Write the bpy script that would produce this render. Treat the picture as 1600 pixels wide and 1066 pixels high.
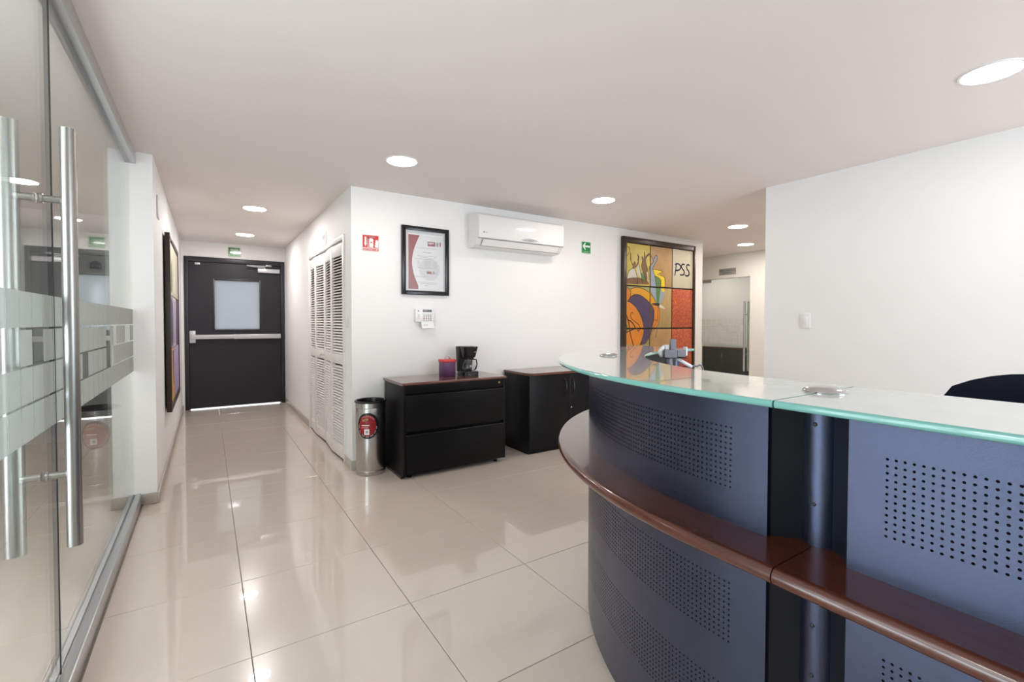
import bpy, bmesh, math, random
from mathutils import Vector, Matrix
from math import sin, cos, pi, radians, atan2, sqrt, hypot

for o in list(bpy.data.objects): bpy.data.objects.remove(o, do_unlink=True)
scene = bpy.context.scene
COL = scene.collection
random.seed(7)

# ------------------------------------------------------------------ camera
FPX, CYP, YAW, PIT, ROL, CAMH = 727.87, 519.51, 0.57953804, 0.0219042854, 0.00163525444, 1.232
fwd = Vector((sin(YAW)*cos(PIT), cos(YAW)*cos(PIT), -sin(PIT)))
rgt = Vector((cos(YAW), -sin(YAW), 0)); upv = rgt.cross(fwd)
r2 = rgt*cos(ROL)+upv*sin(ROL); u2 = -rgt*sin(ROL)+upv*cos(ROL)
cd = bpy.data.cameras.new('camera'); cam = bpy.data.objects.new('camera', cd); COL.objects.link(cam)
cd.sensor_width = 36; cd.sensor_fit = 'HORIZONTAL'; cd.lens = FPX/1600*36
cd.shift_y = -(533-CYP)/1600; cd.clip_start = .02
cam.matrix_world = Matrix(((r2.x, u2.x, -fwd.x, 0), (r2.y, u2.y, -fwd.y, 0), (r2.z, u2.z, -fwd.z, CAMH), (0, 0, 0, 1)))
scene.camera = cam

# ------------------------------------------------------------------ world, exposure
W = bpy.data.worlds.new('world'); scene.world = W; W.use_nodes = True
bg = W.node_tree.nodes['Background']
SKY = (.84, .91, 1.0); SKY_STRENGTH = 11.5
bg.inputs['Color'].default_value = (*SKY, 1); bg.inputs['Strength'].default_value = SKY_STRENGTH
LED_COLOR = (1.0, .92, .85); LED_STRENGTH = 80.0; LED_HALL_COLOR = (1.0, .95, .94); LED_HALL_STRENGTH = 165.0; LED_PASSAGE_STRENGTH = 175.0
scene.view_settings.view_transform = 'Standard'; scene.view_settings.look = 'None'
scene.view_settings.gamma = 1; scene.view_settings.use_curve_mapping = False
scene.view_settings.exposure = -0.12
# daylight enters through the lobby window (a real opening in the lobby's west wall)
XW = -1.75                                 # lobby west wall
WIN_Y0, WIN_Y1, WIN_Z0, WIN_Z1 = .05, 1.65, .06, 2.28
la = bpy.data.lights.new('window_portal', 'AREA'); la.shape = 'RECTANGLE'
la.size = WIN_Y1-WIN_Y0; la.size_y = WIN_Z1-WIN_Z0; la.cycles.is_portal = True
lp = bpy.data.objects.new('window_portal', la); COL.objects.link(lp)
lp.location = (XW-.13, (WIN_Y0+WIN_Y1)/2, (WIN_Z0+WIN_Z1)/2); lp.rotation_euler = (pi/2, 0, -pi/2)

# unseen window added in the south wall behind the viewer for more daylight
SWX0, SWX1, SWZ0, SWZ1 = 1.75, 3.85, .5, 2.31
lb_ = bpy.data.lights.new('window_portal', 'AREA'); lb_.shape = 'RECTANGLE'; lb_.size = SWX1-SWX0; lb_.size_y = SWZ1-SWZ0; lb_.cycles.is_portal = True
lq = bpy.data.objects.new('window_portal', lb_); COL.objects.link(lq); lq.location = ((SWX0+SWX1)/2, -2.63, (SWZ0+SWZ1)/2); lq.rotation_euler = (pi/2, 0, 0)

# ------------------------------------------------------------------ materials
MATS = {}
def mat(name, color=(.8, .8, .8), rough=.5, metal=0., spec=.5, noise=0., nscale=20., bump=0., bscale=200., coat=0., emit=None, estr=0., stretch=None, coatr=.05):
    if name in MATS: return MATS[name]
    m = bpy.data.materials.new(name); m.use_nodes = True; nt = m.node_tree; b = nt.nodes['Principled BSDF']
    b.inputs['Base Color'].default_value = (*color, 1); b.inputs['Roughness'].default_value = rough
    b.inputs['Metallic'].default_value = metal; b.inputs['Specular IOR Level'].default_value = spec
    b.inputs['Coat Weight'].default_value = coat; b.inputs['Coat Roughness'].default_value = coatr
    if emit: b.inputs['Emission Color'].default_value = (*emit, 1); b.inputs['Emission Strength'].default_value = estr
    tc = nt.nodes.new('ShaderNodeTexCoord'); src = tc.outputs['Object']
    if stretch:
        mp = nt.nodes.new('ShaderNodeMapping'); mp.inputs['Scale'].default_value = stretch
        nt.links.new(src, mp.inputs['Vector']); src = mp.outputs['Vector']
    n = nt.nodes.new('ShaderNodeTexNoise'); n.inputs['Scale'].default_value = nscale; n.inputs['Detail'].default_value = 4
    nt.links.new(src, n.inputs['Vector'])
    mr = nt.nodes.new('ShaderNodeMapRange'); mr.inputs['To Min'].default_value = 1-noise; mr.inputs['To Max'].default_value = 1+noise
    nt.links.new(n.outputs['Fac'], mr.inputs['Value'])
    mx = nt.nodes.new('ShaderNodeMix'); mx.data_type = 'RGBA'; mx.blend_type = 'MULTIPLY'; mx.inputs['Factor'].default_value = 1
    mx.inputs['A'].default_value = (*color, 1); nt.links.new(mr.outputs['Result'], mx.inputs['B'])
    nt.links.new(mx.outputs['Result'], b.inputs['Base Color'])
    if bump:
        n2 = nt.nodes.new('ShaderNodeTexNoise'); n2.inputs['Scale'].default_value = bscale; n2.inputs['Detail'].default_value = 3
        nt.links.new(src, n2.inputs['Vector'])
        bp = nt.nodes.new('ShaderNodeBump'); bp.inputs['Strength'].default_value = bump; bp.inputs['Distance'].default_value = .002
        nt.links.new(n2.outputs['Fac'], bp.inputs['Height']); nt.links.new(bp.outputs['Normal'], b.inputs['Normal'])
    MATS[name] = m; return m

def two_tone(name, c0, c1, c2, rough, scale, stretch, coat=0., spec=.5, lo=.35, hi=.65, dist=1.2, coatr=.05):
    m = bpy.data.materials.new(name); m.use_nodes = True; nt = m.node_tree; b = nt.nodes['Principled BSDF']
    b.inputs['Roughness'].default_value = rough; b.inputs['Coat Weight'].default_value = coat; b.inputs['Specular IOR Level'].default_value = spec
    b.inputs['Coat Roughness'].default_value = coatr
    tc = nt.nodes.new('ShaderNodeTexCoord'); mp = nt.nodes.new('ShaderNodeMapping'); mp.inputs['Scale'].default_value = stretch
    n = nt.nodes.new('ShaderNodeTexNoise'); n.inputs['Scale'].default_value = scale; n.inputs['Detail'].default_value = 6; n.inputs['Distortion'].default_value = dist
    r = nt.nodes.new('ShaderNodeValToRGB'); e = r.color_ramp.elements
    e[0].position = lo; e[0].color = (*c0, 1); e[1].position = hi; e[1].color = (*c2, 1); k = e.new((lo+hi)/2); k.color = (*c1, 1)
    nt.links.new(tc.outputs['Object'], mp.inputs['Vector']); nt.links.new(mp.outputs['Vector'], n.inputs['Vector'])
    nt.links.new(n.outputs['Fac'], r.inputs['Fac']); nt.links.new(r.outputs['Color'], b.inputs['Base Color'])
    MATS[name] = m; return m

def thin_glass(name, tint=(.96, .985, .97), f0=.04, rough=.0):
    """clear pane: each face reflects by its angle (Schlick), the rest passes straight through"""
    m = bpy.data.materials.new(name); m.use_nodes = True; nt = m.node_tree; nt.nodes.clear(); N = nt.nodes.new; L = nt.links.new
    g = N('ShaderNodeNewGeometry'); d = N('ShaderNodeVectorMath'); d.operation = 'DOT_PRODUCT'
    L(g.outputs['Incoming'], d.inputs[0]); L(g.outputs['True Normal'], d.inputs[1])
    a = N('ShaderNodeMath'); a.operation = 'ABSOLUTE'; L(d.outputs['Value'], a.inputs[0])
    s = N('ShaderNodeMath'); s.operation = 'SUBTRACT'; s.inputs[0].default_value = 1; L(a.outputs[0], s.inputs[1])
    p = N('ShaderNodeMath'); p.operation = 'POWER'; p.inputs[1].default_value = 5; L(s.outputs[0], p.inputs[0])
    q = N('ShaderNodeMath'); q.operation = 'MULTIPLY_ADD'; q.inputs[1].default_value = 1-f0; q.inputs[2].default_value = f0; q.use_clamp = True; L(p.outputs[0], q.inputs[0])
    t = N('ShaderNodeBsdfTransparent'); t.inputs['Color'].default_value = (*tint, 1)
    gl = N('ShaderNodeBsdfGlossy'); gl.inputs['Roughness'].default_value = rough; gl.inputs['Color'].default_value = (.98, 1, .985, 1)
    mx = N('ShaderNodeMixShader'); L(q.outputs[0], mx.inputs[0]); L(t.outputs[0], mx.inputs[1]); L(gl.outputs[0], mx.inputs[2])
    o = N('ShaderNodeOutputMaterial'); L(mx.outputs[0], o.inputs['Surface']); MATS[name] = m; return m

def film_mat(name, color, trans, diff):
    m = bpy.data.materials.new(name); m.use_nodes = True; nt = m.node_tree; nt.nodes.clear(); N = nt.nodes.new; L = nt.links.new
    d = N('ShaderNodeBsdfDiffuse'); d.inputs['Color'].default_value = (*color, 1)
    tl = N('ShaderNodeBsdfTranslucent'); tl.inputs['Color'].default_value = (*color, 1)
    tp = N('ShaderNodeBsdfTransparent')
    m1 = N('ShaderNodeMixShader'); m1.inputs[0].default_value = diff; L(tl.outputs[0], m1.inputs[1]); L(d.outputs[0], m1.inputs[2])
    m2 = N('ShaderNodeMixShader'); m2.inputs[0].default_value = trans; L(m1.outputs[0], m2.inputs[1]); L(tp.outputs[0], m2.inputs[2])
    o = N('ShaderNodeOutputMaterial'); L(m2.outputs[0], o.inputs['Surface']); MATS[name] = m; return m

def led_mat():
    m = bpy.data.materials.new('led_diffuser'); m.use_nodes = True; nt = m.node_tree; b = nt.nodes['Principled BSDF']
    b.inputs['Base Color'].default_value = (.9, .9, .9, 1); b.inputs['Emission Color'].default_value = (*LED_COLOR, 1)
    b.inputs['Emission Strength'].default_value = LED_STRENGTH; MATS['led'] = m
    m = m.copy(); m.name = 'led_diffuser_corridor'; b = m.node_tree.nodes['Principled BSDF']; b.inputs['Emission Color'].default_value = (*LED_HALL_COLOR, 1)
    b.inputs['Emission Strength'].default_value = LED_HALL_STRENGTH; MATS['led_hall'] = m
    m = MATS['led'].copy(); m.name = 'led_diffuser_passage'; m.node_tree.nodes['Principled BSDF'].inputs['Emission Strength'].default_value = LED_PASSAGE_STRENGTH; MATS['led_passage'] = m

led_mat()
mat('wall', (.86, .85, .835), .55, noise=.02, nscale=3, bump=.25, bscale=90)
mat('wall_cream', (.84, .82, .76), .55, noise=.02, nscale=3, bump=.2, bscale=90)
mat('ceiling', (.82, .76, .735), .7, noise=.015, nscale=2, bump=.15, bscale=60)
mat('skirting', (.47, .42, .36), .35, noise=.08, nscale=6)
mat('grout', (.30, .265, .225), .8, noise=.1, nscale=40)
mat('tile', (.62, .535, .465), .18, spec=.2, noise=.03, nscale=4, stretch=(1, 5, 1), coat=.8, coatr=.006)
mat('charcoal_paint', (.020, .019, .024), .42, spec=.35, noise=.1, nscale=8, bump=.1, bscale=60)
mat('charcoal_frame', (.020, .019, .023), .38, noise=.1, nscale=8)
mat('steel', (.50, .49, .475), .27, 1., noise=.05, nscale=60, stretch=(1, 1, .02))
mat('handle_steel', (.33, .325, .31), .33, 1., noise=.04, nscale=60, stretch=(1, 1, .02))
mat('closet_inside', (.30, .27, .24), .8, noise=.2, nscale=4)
mat('steel_h', (.62, .61, .60), .26, 1., noise=.08, nscale=60, stretch=(.05, .05, 8))
mat('aluminium', (.60, .61, .62), .34, 1., noise=.06, nscale=50, stretch=(8, .05, 8))
mat('chrome', (.85, .85, .87), .12, 1., noise=.02)
mat('satin_grey', (.60, .60, .62), .35, .6, noise=.03)
mat('black_plastic', (.009, .009, .010), .25, spec=.4, noise=.1, nscale=30)
mat('black_matte', (.014, .014, .015), .6, noise=.1, nscale=30)
mat('cabinet_black', (.006, .006, .0065), .38, spec=.16, noise=.15, nscale=60, bump=.15, bscale=500)
mat('panel_metal', (.006, .007, .013), .22, .0, spec=1., noise=.10, nscale=300, bump=.25, bscale=900)
MATS['panel_metal'].node_tree.nodes['Principled BSDF'].inputs['IOR'].default_value = 1.62
MATS['panel_metal'].node_tree.nodes['Principled BSDF'].inputs['Specular Tint'].default_value = (.56, .64, 1.0, 1)  # blue of the window daylight put into the tint of the panel's sheen
mat('panel_dark', (.007, .008, .012), .4, .0, spec=.3, noise=.08, nscale=300, bump=.2, bscale=900)
mat('white_paint', (.83, .82, .80), .35, noise=.02, nscale=6)
mat('louver_paint', (.80, .775, .745), .4, noise=.02, nscale=6)
mat('white_plastic', (.84, .83, .815), .3, noise=.015, nscale=6)
mat('ac_white', (.80, .795, .785), .12, noise=.01, nscale=5)
mat('ac_grey', (.42, .44, .45), .3, noise=.03)
mat('sign_red', (.55, .022, .02), .3, noise=.03)
mat('sign_green', (.02, .26, .07), .12, noise=.03)
mat('sign_white', (.85, .85, .82), .3, noise=.01)
mat('sign_pale_green', (.55, .75, .55), .2, noise=.01)
mat('sign_grey', (.40, .39, .37), .35, .3, noise=.05, nscale=30)
mat('ink', (.03, .03, .035), .4, noise=.05)
mat('ink_grey', (.30, .30, .31), .5, noise=.05)
mat('cert_paper', (.74, .74, .75), .5, noise=.02, nscale=9)
mat('cert_red', (.30, .065, .065), .5, noise=.06, nscale=30)
mat('mat_board', (.62, .63, .64), .6, noise=.02)
mat('watermark', (.62, .62, .63), .5, noise=.06, nscale=40)
mat('lcd', (.10, .12, .15), .2, noise=.03)
mat('key_grey', (.34, .32, .30), .5, noise=.05)
mat('tin_purple', (.085, .022, .095), .35, noise=.12, nscale=30)
mat('tin_red', (.60, .035, .04), .35, noise=.06, nscale=30)
mat('brass', (.55, .38, .15), .3, 1., noise=.05)
mat('lilac', (.50, .50, .60), .4, noise=.05, nscale=40)
mat('glass_edge', (.17, .43, .38), .12, spec=.6, noise=.06, nscale=8, coat=.6)
mat('counter_glass', (.60, .66, .635), .10, spec=.5, noise=.04, nscale=5, stretch=(4, 1, 1), coat=.55, coatr=.015)
mat('frame_brown', (.030, .015, .010), .38, noise=.25, nscale=12, stretch=(1, 1, .2))
mat('arm_grey', (.20, .20, .225), .5, .2, noise=.04)
mat('arm_white', (.78, .78, .80), .35, noise=.03)
mat('chair_fabric', (.008, .010, .020), .9, spec=.08, noise=.2, nscale=200, bump=.6, bscale=700)
mat('art_yellow', (.62, .50, .11), .5, noise=.25, nscale=9)
mat('art_tan', (.42, .25, .095), .5, noise=.35, nscale=6)
mat('art_khaki', (.40, .28, .11), .5, noise=.3, nscale=5, stretch=(5, 1, 1))
mat('art_cream', (.56, .51, .38), .5, noise=.06, nscale=6)
mat('art_brown', (.20, .095, .038), .5, noise=.2, nscale=9)
mat('art_white', (.62, .58, .50), .5, noise=.08, nscale=12)
mat('art_green', (.10, .21, .055), .5, noise=.2, nscale=12)
mat('art_blue', (.28, .35, .44), .5, noise=.15, nscale=12)
mat('art_lemon', (.75, .56, .02), .5, noise=.12, nscale=12)
mat('art_orange', (.66, .22, .02), .5, noise=.15, nscale=7)
mat('art_amber', (.68, .33, .02), .5, noise=.15, nscale=7)
mat('art_purple', (.075, .048, .115), .5, noise=.2, nscale=9)
mat('art_olive', (.30, .29, .10), .5, noise=.2, nscale=9)
mat('satin_chrome', (.58, .57, .58), .2, 1., noise=.02)
mat('art_line', (.02, .015, .015), .5, noise=.1)
mat('art_pss', (.06, .09, .30), .5, noise=.1)
mat('art_pale', (.70, .65, .42), .5, noise=.2, nscale=6)
mat('art_lilac', (.38, .28, .44), .5, noise=.3, nscale=6)
mat('label_red', (.30, .012, .02), .25, noise=.1, nscale=20)
mat('label_grey', (.35, .33, .33), .3, noise=.05)
mat('label_pink', (.50, .13, .15), .3, noise=.05)
mat('frost_pane', (.8, .8, .8))
two_tone('mahogany', (.085, .026, .015), (.11, .034, .019), (.14, .046, .025), .16, 5, (1, 14, 14), coat=.45, coatr=.06)
two_tone('mahogany_y', (.050, .014, .008), (.080, .024, .013), (.12, .040, .019), .16, 5, (14, 1, 14), coat=.45, coatr=.06)
two_tone('ledge_wood', (.064, .0155, .0075), (.080, .0195, .009), (.098, .025, .011), .22, 4, (9, 1.0, 6), coat=.45, coatr=.06)
two_tone('art_script', (.30, .035, .055), (.50, .085, .028), (.72, .27, .03), .5, 26, (1.2, 1, 2.2), lo=.40, hi=.66, dist=2.5)
thin_glass('clear_glass'); thin_glass('carafe_glass', (.86, .87, .88), .06); thin_glass('frame_glass', (.97, .97, .97), .04); thin_glass('matte_glass', (.97, .97, .97), .03, .32)
film_mat('frost_film', (.43, .445, .42), .14, .8)
film_mat('frost_film_door', (.74, .73, .70), .30, .5)

def frosted_window():
    m = MATS['frost_pane']; nt = m.node_tree; nt.nodes.clear(); N = nt.nodes.new; L = nt.links.new
    tc = N('ShaderNodeTexCoord'); n = N('ShaderNodeTexNoise'); n.inputs['Scale'].default_value = 2.2; L(tc.outputs['Object'], n.inputs['Vector'])
    r = N('ShaderNodeValToRGB'); r.color_ramp.elements[0].color = (.050, .050, .050, 1); r.color_ramp.elements[1].color = (.058, .0575, .0565, 1); L(n.outputs['Fac'], r.inputs['Fac'])
    tl = N('ShaderNodeBsdfTranslucent'); L(r.outputs['Color'], tl.inputs['Color'])
    gl = N('ShaderNodeBsdfGlossy'); gl.inputs['Roughness'].default_value = .08
    mx = N('ShaderNodeMixShader'); mx.inputs[0].default_value = .05; L(tl.outputs[0], mx.inputs[1]); L(gl.outputs[0], mx.inputs[2])
    o = N('ShaderNodeOutputMaterial'); L(mx.outputs[0], o.inputs['Surface'])
frosted_window()

# ------------------------------------------------------------------ mesh helpers
class MB:
    """collects shapes in world coordinates; build() links them as one mesh object"""
    def __init__(s): s.v = []; s.f = []; s.m = []; s.sm = []
    def add(s, verts, faces, mi=0, smooth=False):
        k = len(s.v); s.v += [tuple(v) for v in verts]
        for f in faces: s.f.append([i+k for i in f]); s.m.append(mi); s.sm.append(smooth)
        return s
    def box(s, x0, x1, y0, y1, z0, z1, bev=0., mi=0, seg=2):
        if bev <= 0:
            vs = [(x, y, z) for z in (z0, z1) for y in (y0, y1) for x in (x0, x1)]
            return s.add(vs, [(0, 2, 3, 1), (4, 5, 7, 6), (0, 1, 5, 4), (2, 6, 7, 3), (0, 4, 6, 2), (1, 3, 7, 5)], mi)
        bm = bmesh.new(); bmesh.ops.create_cube(bm, size=1)
        for v in bm.verts: v.co = Vector((x0+(v.co.x+.5)*(x1-x0), y0+(v.co.y+.5)*(y1-y0), z0+(v.co.z+.5)*(z1-z0)))
        bmesh.ops.bevel(bm, geom=list(bm.edges), offset=bev, segments=seg, profile=.5, affect='EDGES')
        return s.bm(bm, mi, True)
    def bm(s, bm, mi=0, smooth=False):
        bm.verts.index_update(); s.add([v.co[:] for v in bm.verts], [[v.index for v in f.verts] for f in bm.faces], mi, smooth); bm.free(); return s
    def prism(s, pts, fn, a, b, mi=0, smooth=False):
        """polygon pts (2D) extruded between a and b; fn(u, v, w) -> world"""
        n = len(pts); vs = [fn(u, v, a) for u, v in pts]+[fn(u, v, b) for u, v in pts]
        fs = [list(range(n))[::-1], list(range(n, 2*n))]+[(i, (i+1) % n, n+(i+1) % n, n+i) for i in range(n)]
        return s.add(vs, fs, mi, smooth)
    def lathe(s, prof, c, n=32, mi=0, smooth=True, cap=True, axis='z'):
        vs = []
        for r, z in prof:
            for i in range(n):
                a = 2*pi*i/n
                p = (r*cos(a), r*sin(a), z) if axis == 'z' else ((z, r*cos(a), r*sin(a)) if axis == 'x' else (r*cos(a), z, r*sin(a)))
                vs.append((c[0]+p[0], c[1]+p[1], c[2]+p[2]))
        fs = []
        for k in range(len(prof)-1):
            for i in range(n): fs.append((k*n+i, k*n+(i+1) % n, (k+1)*n+(i+1) % n, (k+1)*n+i))
        if cap: fs += [list(range(n))[::-1], [(len(prof)-1)*n+i for i in range(n)]]
        return s.add(vs, fs, mi, smooth)
    def tube(s, path, rad, n=10, mi=0, cap=True):
        P = [Vector(p) for p in path]; rs = rad if isinstance(rad, (list, tuple)) else [rad]*len(P); vs = []
        ref = None
        for k, p in enumerate(P):
            t = (P[min(k+1, len(P)-1)]-P[max(k-1, 0)]).normalized()
            if ref is None: ref = Vector((0, 0, 1)) if abs(t.z) < .9 else Vector((1, 0, 0))
            a = t.cross(ref).normalized(); b = a.cross(t).normalized(); ref = b
            for i in range(n):
                q = p+a*rs[k]*cos(2*pi*i/n)+b*rs[k]*sin(2*pi*i/n); vs.append(q[:])
        fs = [(k*n+i, k*n+(i+1) % n, (k+1)*n+(i+1) % n, (k+1)*n+i) for k in range(len(P)-1) for i in range(n)]
        if cap: fs += [list(range(n))[::-1], [(len(P)-1)*n+i for i in range(n)]]
        return s.add(vs, fs, mi, True)
    def build(s, name, mats, parent=None, org=(0, 0, 0), angle=40):
        me = bpy.data.meshes.new(name); o3 = Vector(org)
        me.from_pydata([(v[0]-o3.x, v[1]-o3.y, v[2]-o3.z) for v in s.v], [], s.f)
        for mm in (mats if isinstance(mats, (list, tuple)) else [mats]): me.materials.append(MATS[mm])
        me.polygons.foreach_set('material_index', s.m); me.polygons.foreach_set('use_smooth', s.sm); me.update()
        bm = bmesh.new(); bm.from_mesh(me); bmesh.ops.recalc_face_normals(bm, faces=bm.faces); bm.to_mesh(me); bm.free()
        if any(s.sm): me.set_sharp_from_angle(angle=radians(angle))
        o = bpy.data.objects.new(name, me); COL.objects.link(o)
        if parent: o.parent = parent
        else: o.location = org
        return o
def tag(o, label=None, cat=None, group=None, kind=None):
    if label: o['label'] = label
    if cat: o['category'] = cat
    if group: o['group'] = group
    if kind: o['kind'] = kind
    return o
def thing(name, label, cat, org, group=None, kind=None):
    o = bpy.data.objects.new(name, None); COL.objects.link(o); o.location = org; o.empty_display_size = .1
    return tag(o, label, cat, group, kind)
def struct(name, mb, mats, label=None, org=(0, 0, 0)):
    o = mb.build(name, mats, None, org); o['kind'] = 'structure'
    if label: o['label'] = label
    return o
def link_copy(src, parent=None, loc=None):
    o = src.copy(); COL.objects.link(o)
    if parent: o.parent = parent
    if loc is not None: o.location = loc
    return o
def text(name, body, size, loc, rot, matname, parent=None, org=(0, 0, 0), align='CENTER', sx=1., ext=.0004):
    cu = bpy.data.curves.new(name, 'FONT'); cu.body = body; cu.size = size; cu.align_x = align; cu.align_y = 'CENTER'; cu.extrude = ext; cu.resolution_u = 2
    t = bpy.data.objects.new(name, cu); COL.objects.link(t); bpy.context.view_layer.update()
    me = bpy.data.meshes.new_from_object(t.evaluated_get(bpy.context.evaluated_depsgraph_get()))
    bpy.data.objects.remove(t, do_unlink=True); me.materials.clear(); me.materials.append(MATS[matname])
    R = Matrix.LocRotScale(Vector(loc)-Vector(org), __import__('mathutils').Euler(rot), Vector((sx, 1, 1))); me.transform(R)
    o = bpy.data.objects.new(name, me); COL.objects.link(o)
    if parent: o.parent = parent
    else: o.location = org
    return o
ROT_S = (pi/2, 0, 0)            # faces -Y
ROT_W = (pi/2, 0, -pi/2)        # faces -X
ROT_E = (pi/2, 0, pi/2)         # faces +X
def strip(pts, w):
    """2D polyline -> list of quads"""
    out = []
    for (x0, y0), (x1, y1) in zip(pts, pts[1:]):
        l = hypot(x1-x0, y1-y0) or 1; nx, ny = -(y1-y0)/l*w/2, (x1-x0)/l*w/2; ex, ey = (x1-x0)/l*w*.35, (y1-y0)/l*w*.35
        out.append([(x0+nx-ex, y0+ny-ey), (x0-nx-ex, y0-ny-ey), (x1-nx+ex, y1-ny+ey), (x1+nx+ex, y1+ny+ey)])
    return out
def smooth_line(pts, k=4):
    if len(pts) < 3: return pts
    out = []; P = [pts[0]]+list(pts)+[pts[-1]]
    for i in range(1, len(P)-2):
        p0, p1, p2, p3 = P[i-1], P[i], P[i+1], P[i+2]
        for j in range(k):
            t = j/k; out.append(tuple(.5*(2*p1[c]+(p2[c]-p0[c])*t+(2*p0[c]-5*p1[c]+4*p2[c]-p3[c])*t*t+(3*p1[c]-p0[c]-3*p2[c]+p3[c])*t**3) for c in (0, 1)))
    return out+[pts[-1]]

# ================================================================== THE SHELL
HC = 2.35                                  # ceiling height
XG = -.415                                 # glass line on the left
XL, XC, YB, YE, XR, XE = -.295, 1.0, 3.95, 7.85, 3.89, 7.2
# ---- floor: grout bed and single tiles
fb = MB().box(XW-.2, 9.2, -2.8, 8.6, -.06, -.004); floor = struct('floor', fb, 'grout', 'polished cream floor tiles laid in a square grid')
TX, TY, TX0, TY0 = .6084, .5922, .1248, 1.3377
tile_cache = {}
def tile(x0, x1, y0, y1):
    if x1-x0 < .02 or y1-y0 < .02: return
    w, h = round(x1-x0, 3), round(y1-y0, 3); key = (w, h)
    if key not in tile_cache:
        g = .0014; b = .0015
        vs = [(g, g, -.004), (w-g, g, -.004), (w-g, h-g, -.004), (g, h-g, -.004), (g, g, -b), (w-g, g, -b), (w-g, h-g, -b), (g, h-g, -b), (g+b, g+b, 0), (w-g-b, g+b, 0), (w-g-b, h-g-b, 0), (g+b, h-g-b, 0)]
        fs = [(8, 9, 10, 11)]+[(i, (i+1) % 4, 4+(i+1) % 4, 4+i) for i in range(4)]+[(4+i, 4+(i+1) % 4, 8+(i+1) % 4, 8+i) for i in range(4)]
        o = MB().add(vs, fs).build('floor_tile', 'tile', floor); tile_cache[key] = o
    else: o = link_copy(tile_cache[key], floor)
    o.location = (x0, y0, 0)
def lay(X0, X1, Y0, Y1):
    for i in range(-8, 16):
        for j in range(-8, 14):
            a, b, c, d = TX0+i*TX, TX0+(i+1)*TX, TY0+j*TY, TY0+(j+1)*TY
            a, b, c, d = max(a, X0), min(b, X1), max(c, Y0), min(d, Y1)
            if b > a and d > c: tile(a, b, c, d)
lay(-.375, XR, -2.5, YB); lay(XL, XC, YB, YE+.02); lay(XR, XE, 2.1, YB); lay(5.72, XE, YB, 6.2); lay(XE, 9.0, 3.2, 6.2); lay(XW, -.455, -2.5, 6.5)
# threshold strip beyond the end door
# ---- ceiling
struct('ceiling', MB().box(XW-.2, 9.2, -2.8, 8.0, HC, HC+.12), 'ceiling', 'smooth off-white plaster ceiling')
# ---- walls
w = MB().box(XC, 5.72, YB, YB+.14, 0, HC); struct('wall_back', w, 'wall', 'white plaster wall behind the cabinets')
CY0, CY1, CZ = 4.20, 5.80, 1.955           # closet opening in the corridor wall
w = MB(); w.box(XC, XC+.12, YB+.14, CY0, 0, HC); w.box(XC, XC+.12, CY1, YE, 0, HC); w.box(XC, XC+.12, CY0, CY1, CZ, HC)
struct('wall_corridor_right', w, 'wall', 'white corridor wall with the closet opening')
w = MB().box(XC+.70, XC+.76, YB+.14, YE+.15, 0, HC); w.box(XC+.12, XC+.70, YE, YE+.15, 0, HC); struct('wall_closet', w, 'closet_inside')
struct('wall_corridor_left', MB().box(-.42, XL, YB, YE+.15, 0, HC), 'wall', 'white corridor wall ending in a pier beside the glass')
DX0, DX1, DZ = -.262, .992, 2.14           # end door opening
w = MB().box(XL, DX0, YE, YE+.15, 0, HC); w.box(DX1, XC+.12, YE, YE+.15, 0, HC); w.box(DX0, DX1, YE, YE+.15, DZ, HC)
struct('wall_corridor_end', w, 'wall', 'white wall strip around the dark exit door')
struct('wall_right', MB().box(XR, XR+.15, -2.5, 2.10, 0, HC), 'wall', 'wide white wall on the right behind the reception desk')
struct('wall_passage', MB().box(XR+.15, XE, 1.95, 2.10, 0, HC), 'wall')
EY0, EY1, EZ = 4.12, 5.04, 1.967           # office glass door opening
w = MB().box(XE, XE+.12, 1.95, EY0, 0, HC); w.box(XE, XE+.12, EY1, 6.3, 0, HC); w.box(XE, XE+.12, EY0, EY1, EZ, HC)
struct('wall_east', w, 'wall_cream', 'cream wall with the far glass office door')
w = MB().box(5.58, 5.72, YB+.14, 6.2, 0, HC); w.box(5.58, XE, 6.2, 6.3, 0, HC); struct('wall_nook', w, 'wall_cream')
w = MB().box(9.0, 9.1, 3.1, 6.3, 0, HC); w.box(XE+.12, 9.0, 6.2, 6.3, 0, HC); w.box(XE+.12, 9.0, 3.1, 3.2, 0, HC); struct('wall_office', w, 'wall')
w = MB().box(XW, SWX0, -2.62, -2.5, 0, HC); w.box(SWX1, XR+.15, -2.62, -2.5, 0, HC); w.box(SWX0, SWX1, -2.62, -2.5, 0, SWZ0); w.box(SWX0, SWX1, -2.62, -2.5, SWZ1, HC)
struct('wall_south', w, 'wall')
w = MB()
for k in range(4):
    x = SWX0+(SWX1-SWX0)*k/3; w.box(max(x-.025, SWX0), min(x+.025, SWX1), -2.60, -2.55, SWZ0, SWZ1)
struct('added_window', w, 'aluminium')
w = MB().box(XW-.12, XW, -2.62, WIN_Y0, 0, HC); w.box(XW-.12, XW, WIN_Y1, 6.6, 0, HC); w.box(XW-.12, XW, WIN_Y0, WIN_Y1, 0, WIN_Z0); w.box(XW-.12, XW, WIN_Y0, WIN_Y1, WIN_Z1, HC)
struct('wall_lobby_west', w, 'wall')
struct('wall_lobby_north', MB().box(XW, -.42, 6.5, 6.6, 0, HC), 'wall')
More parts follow.
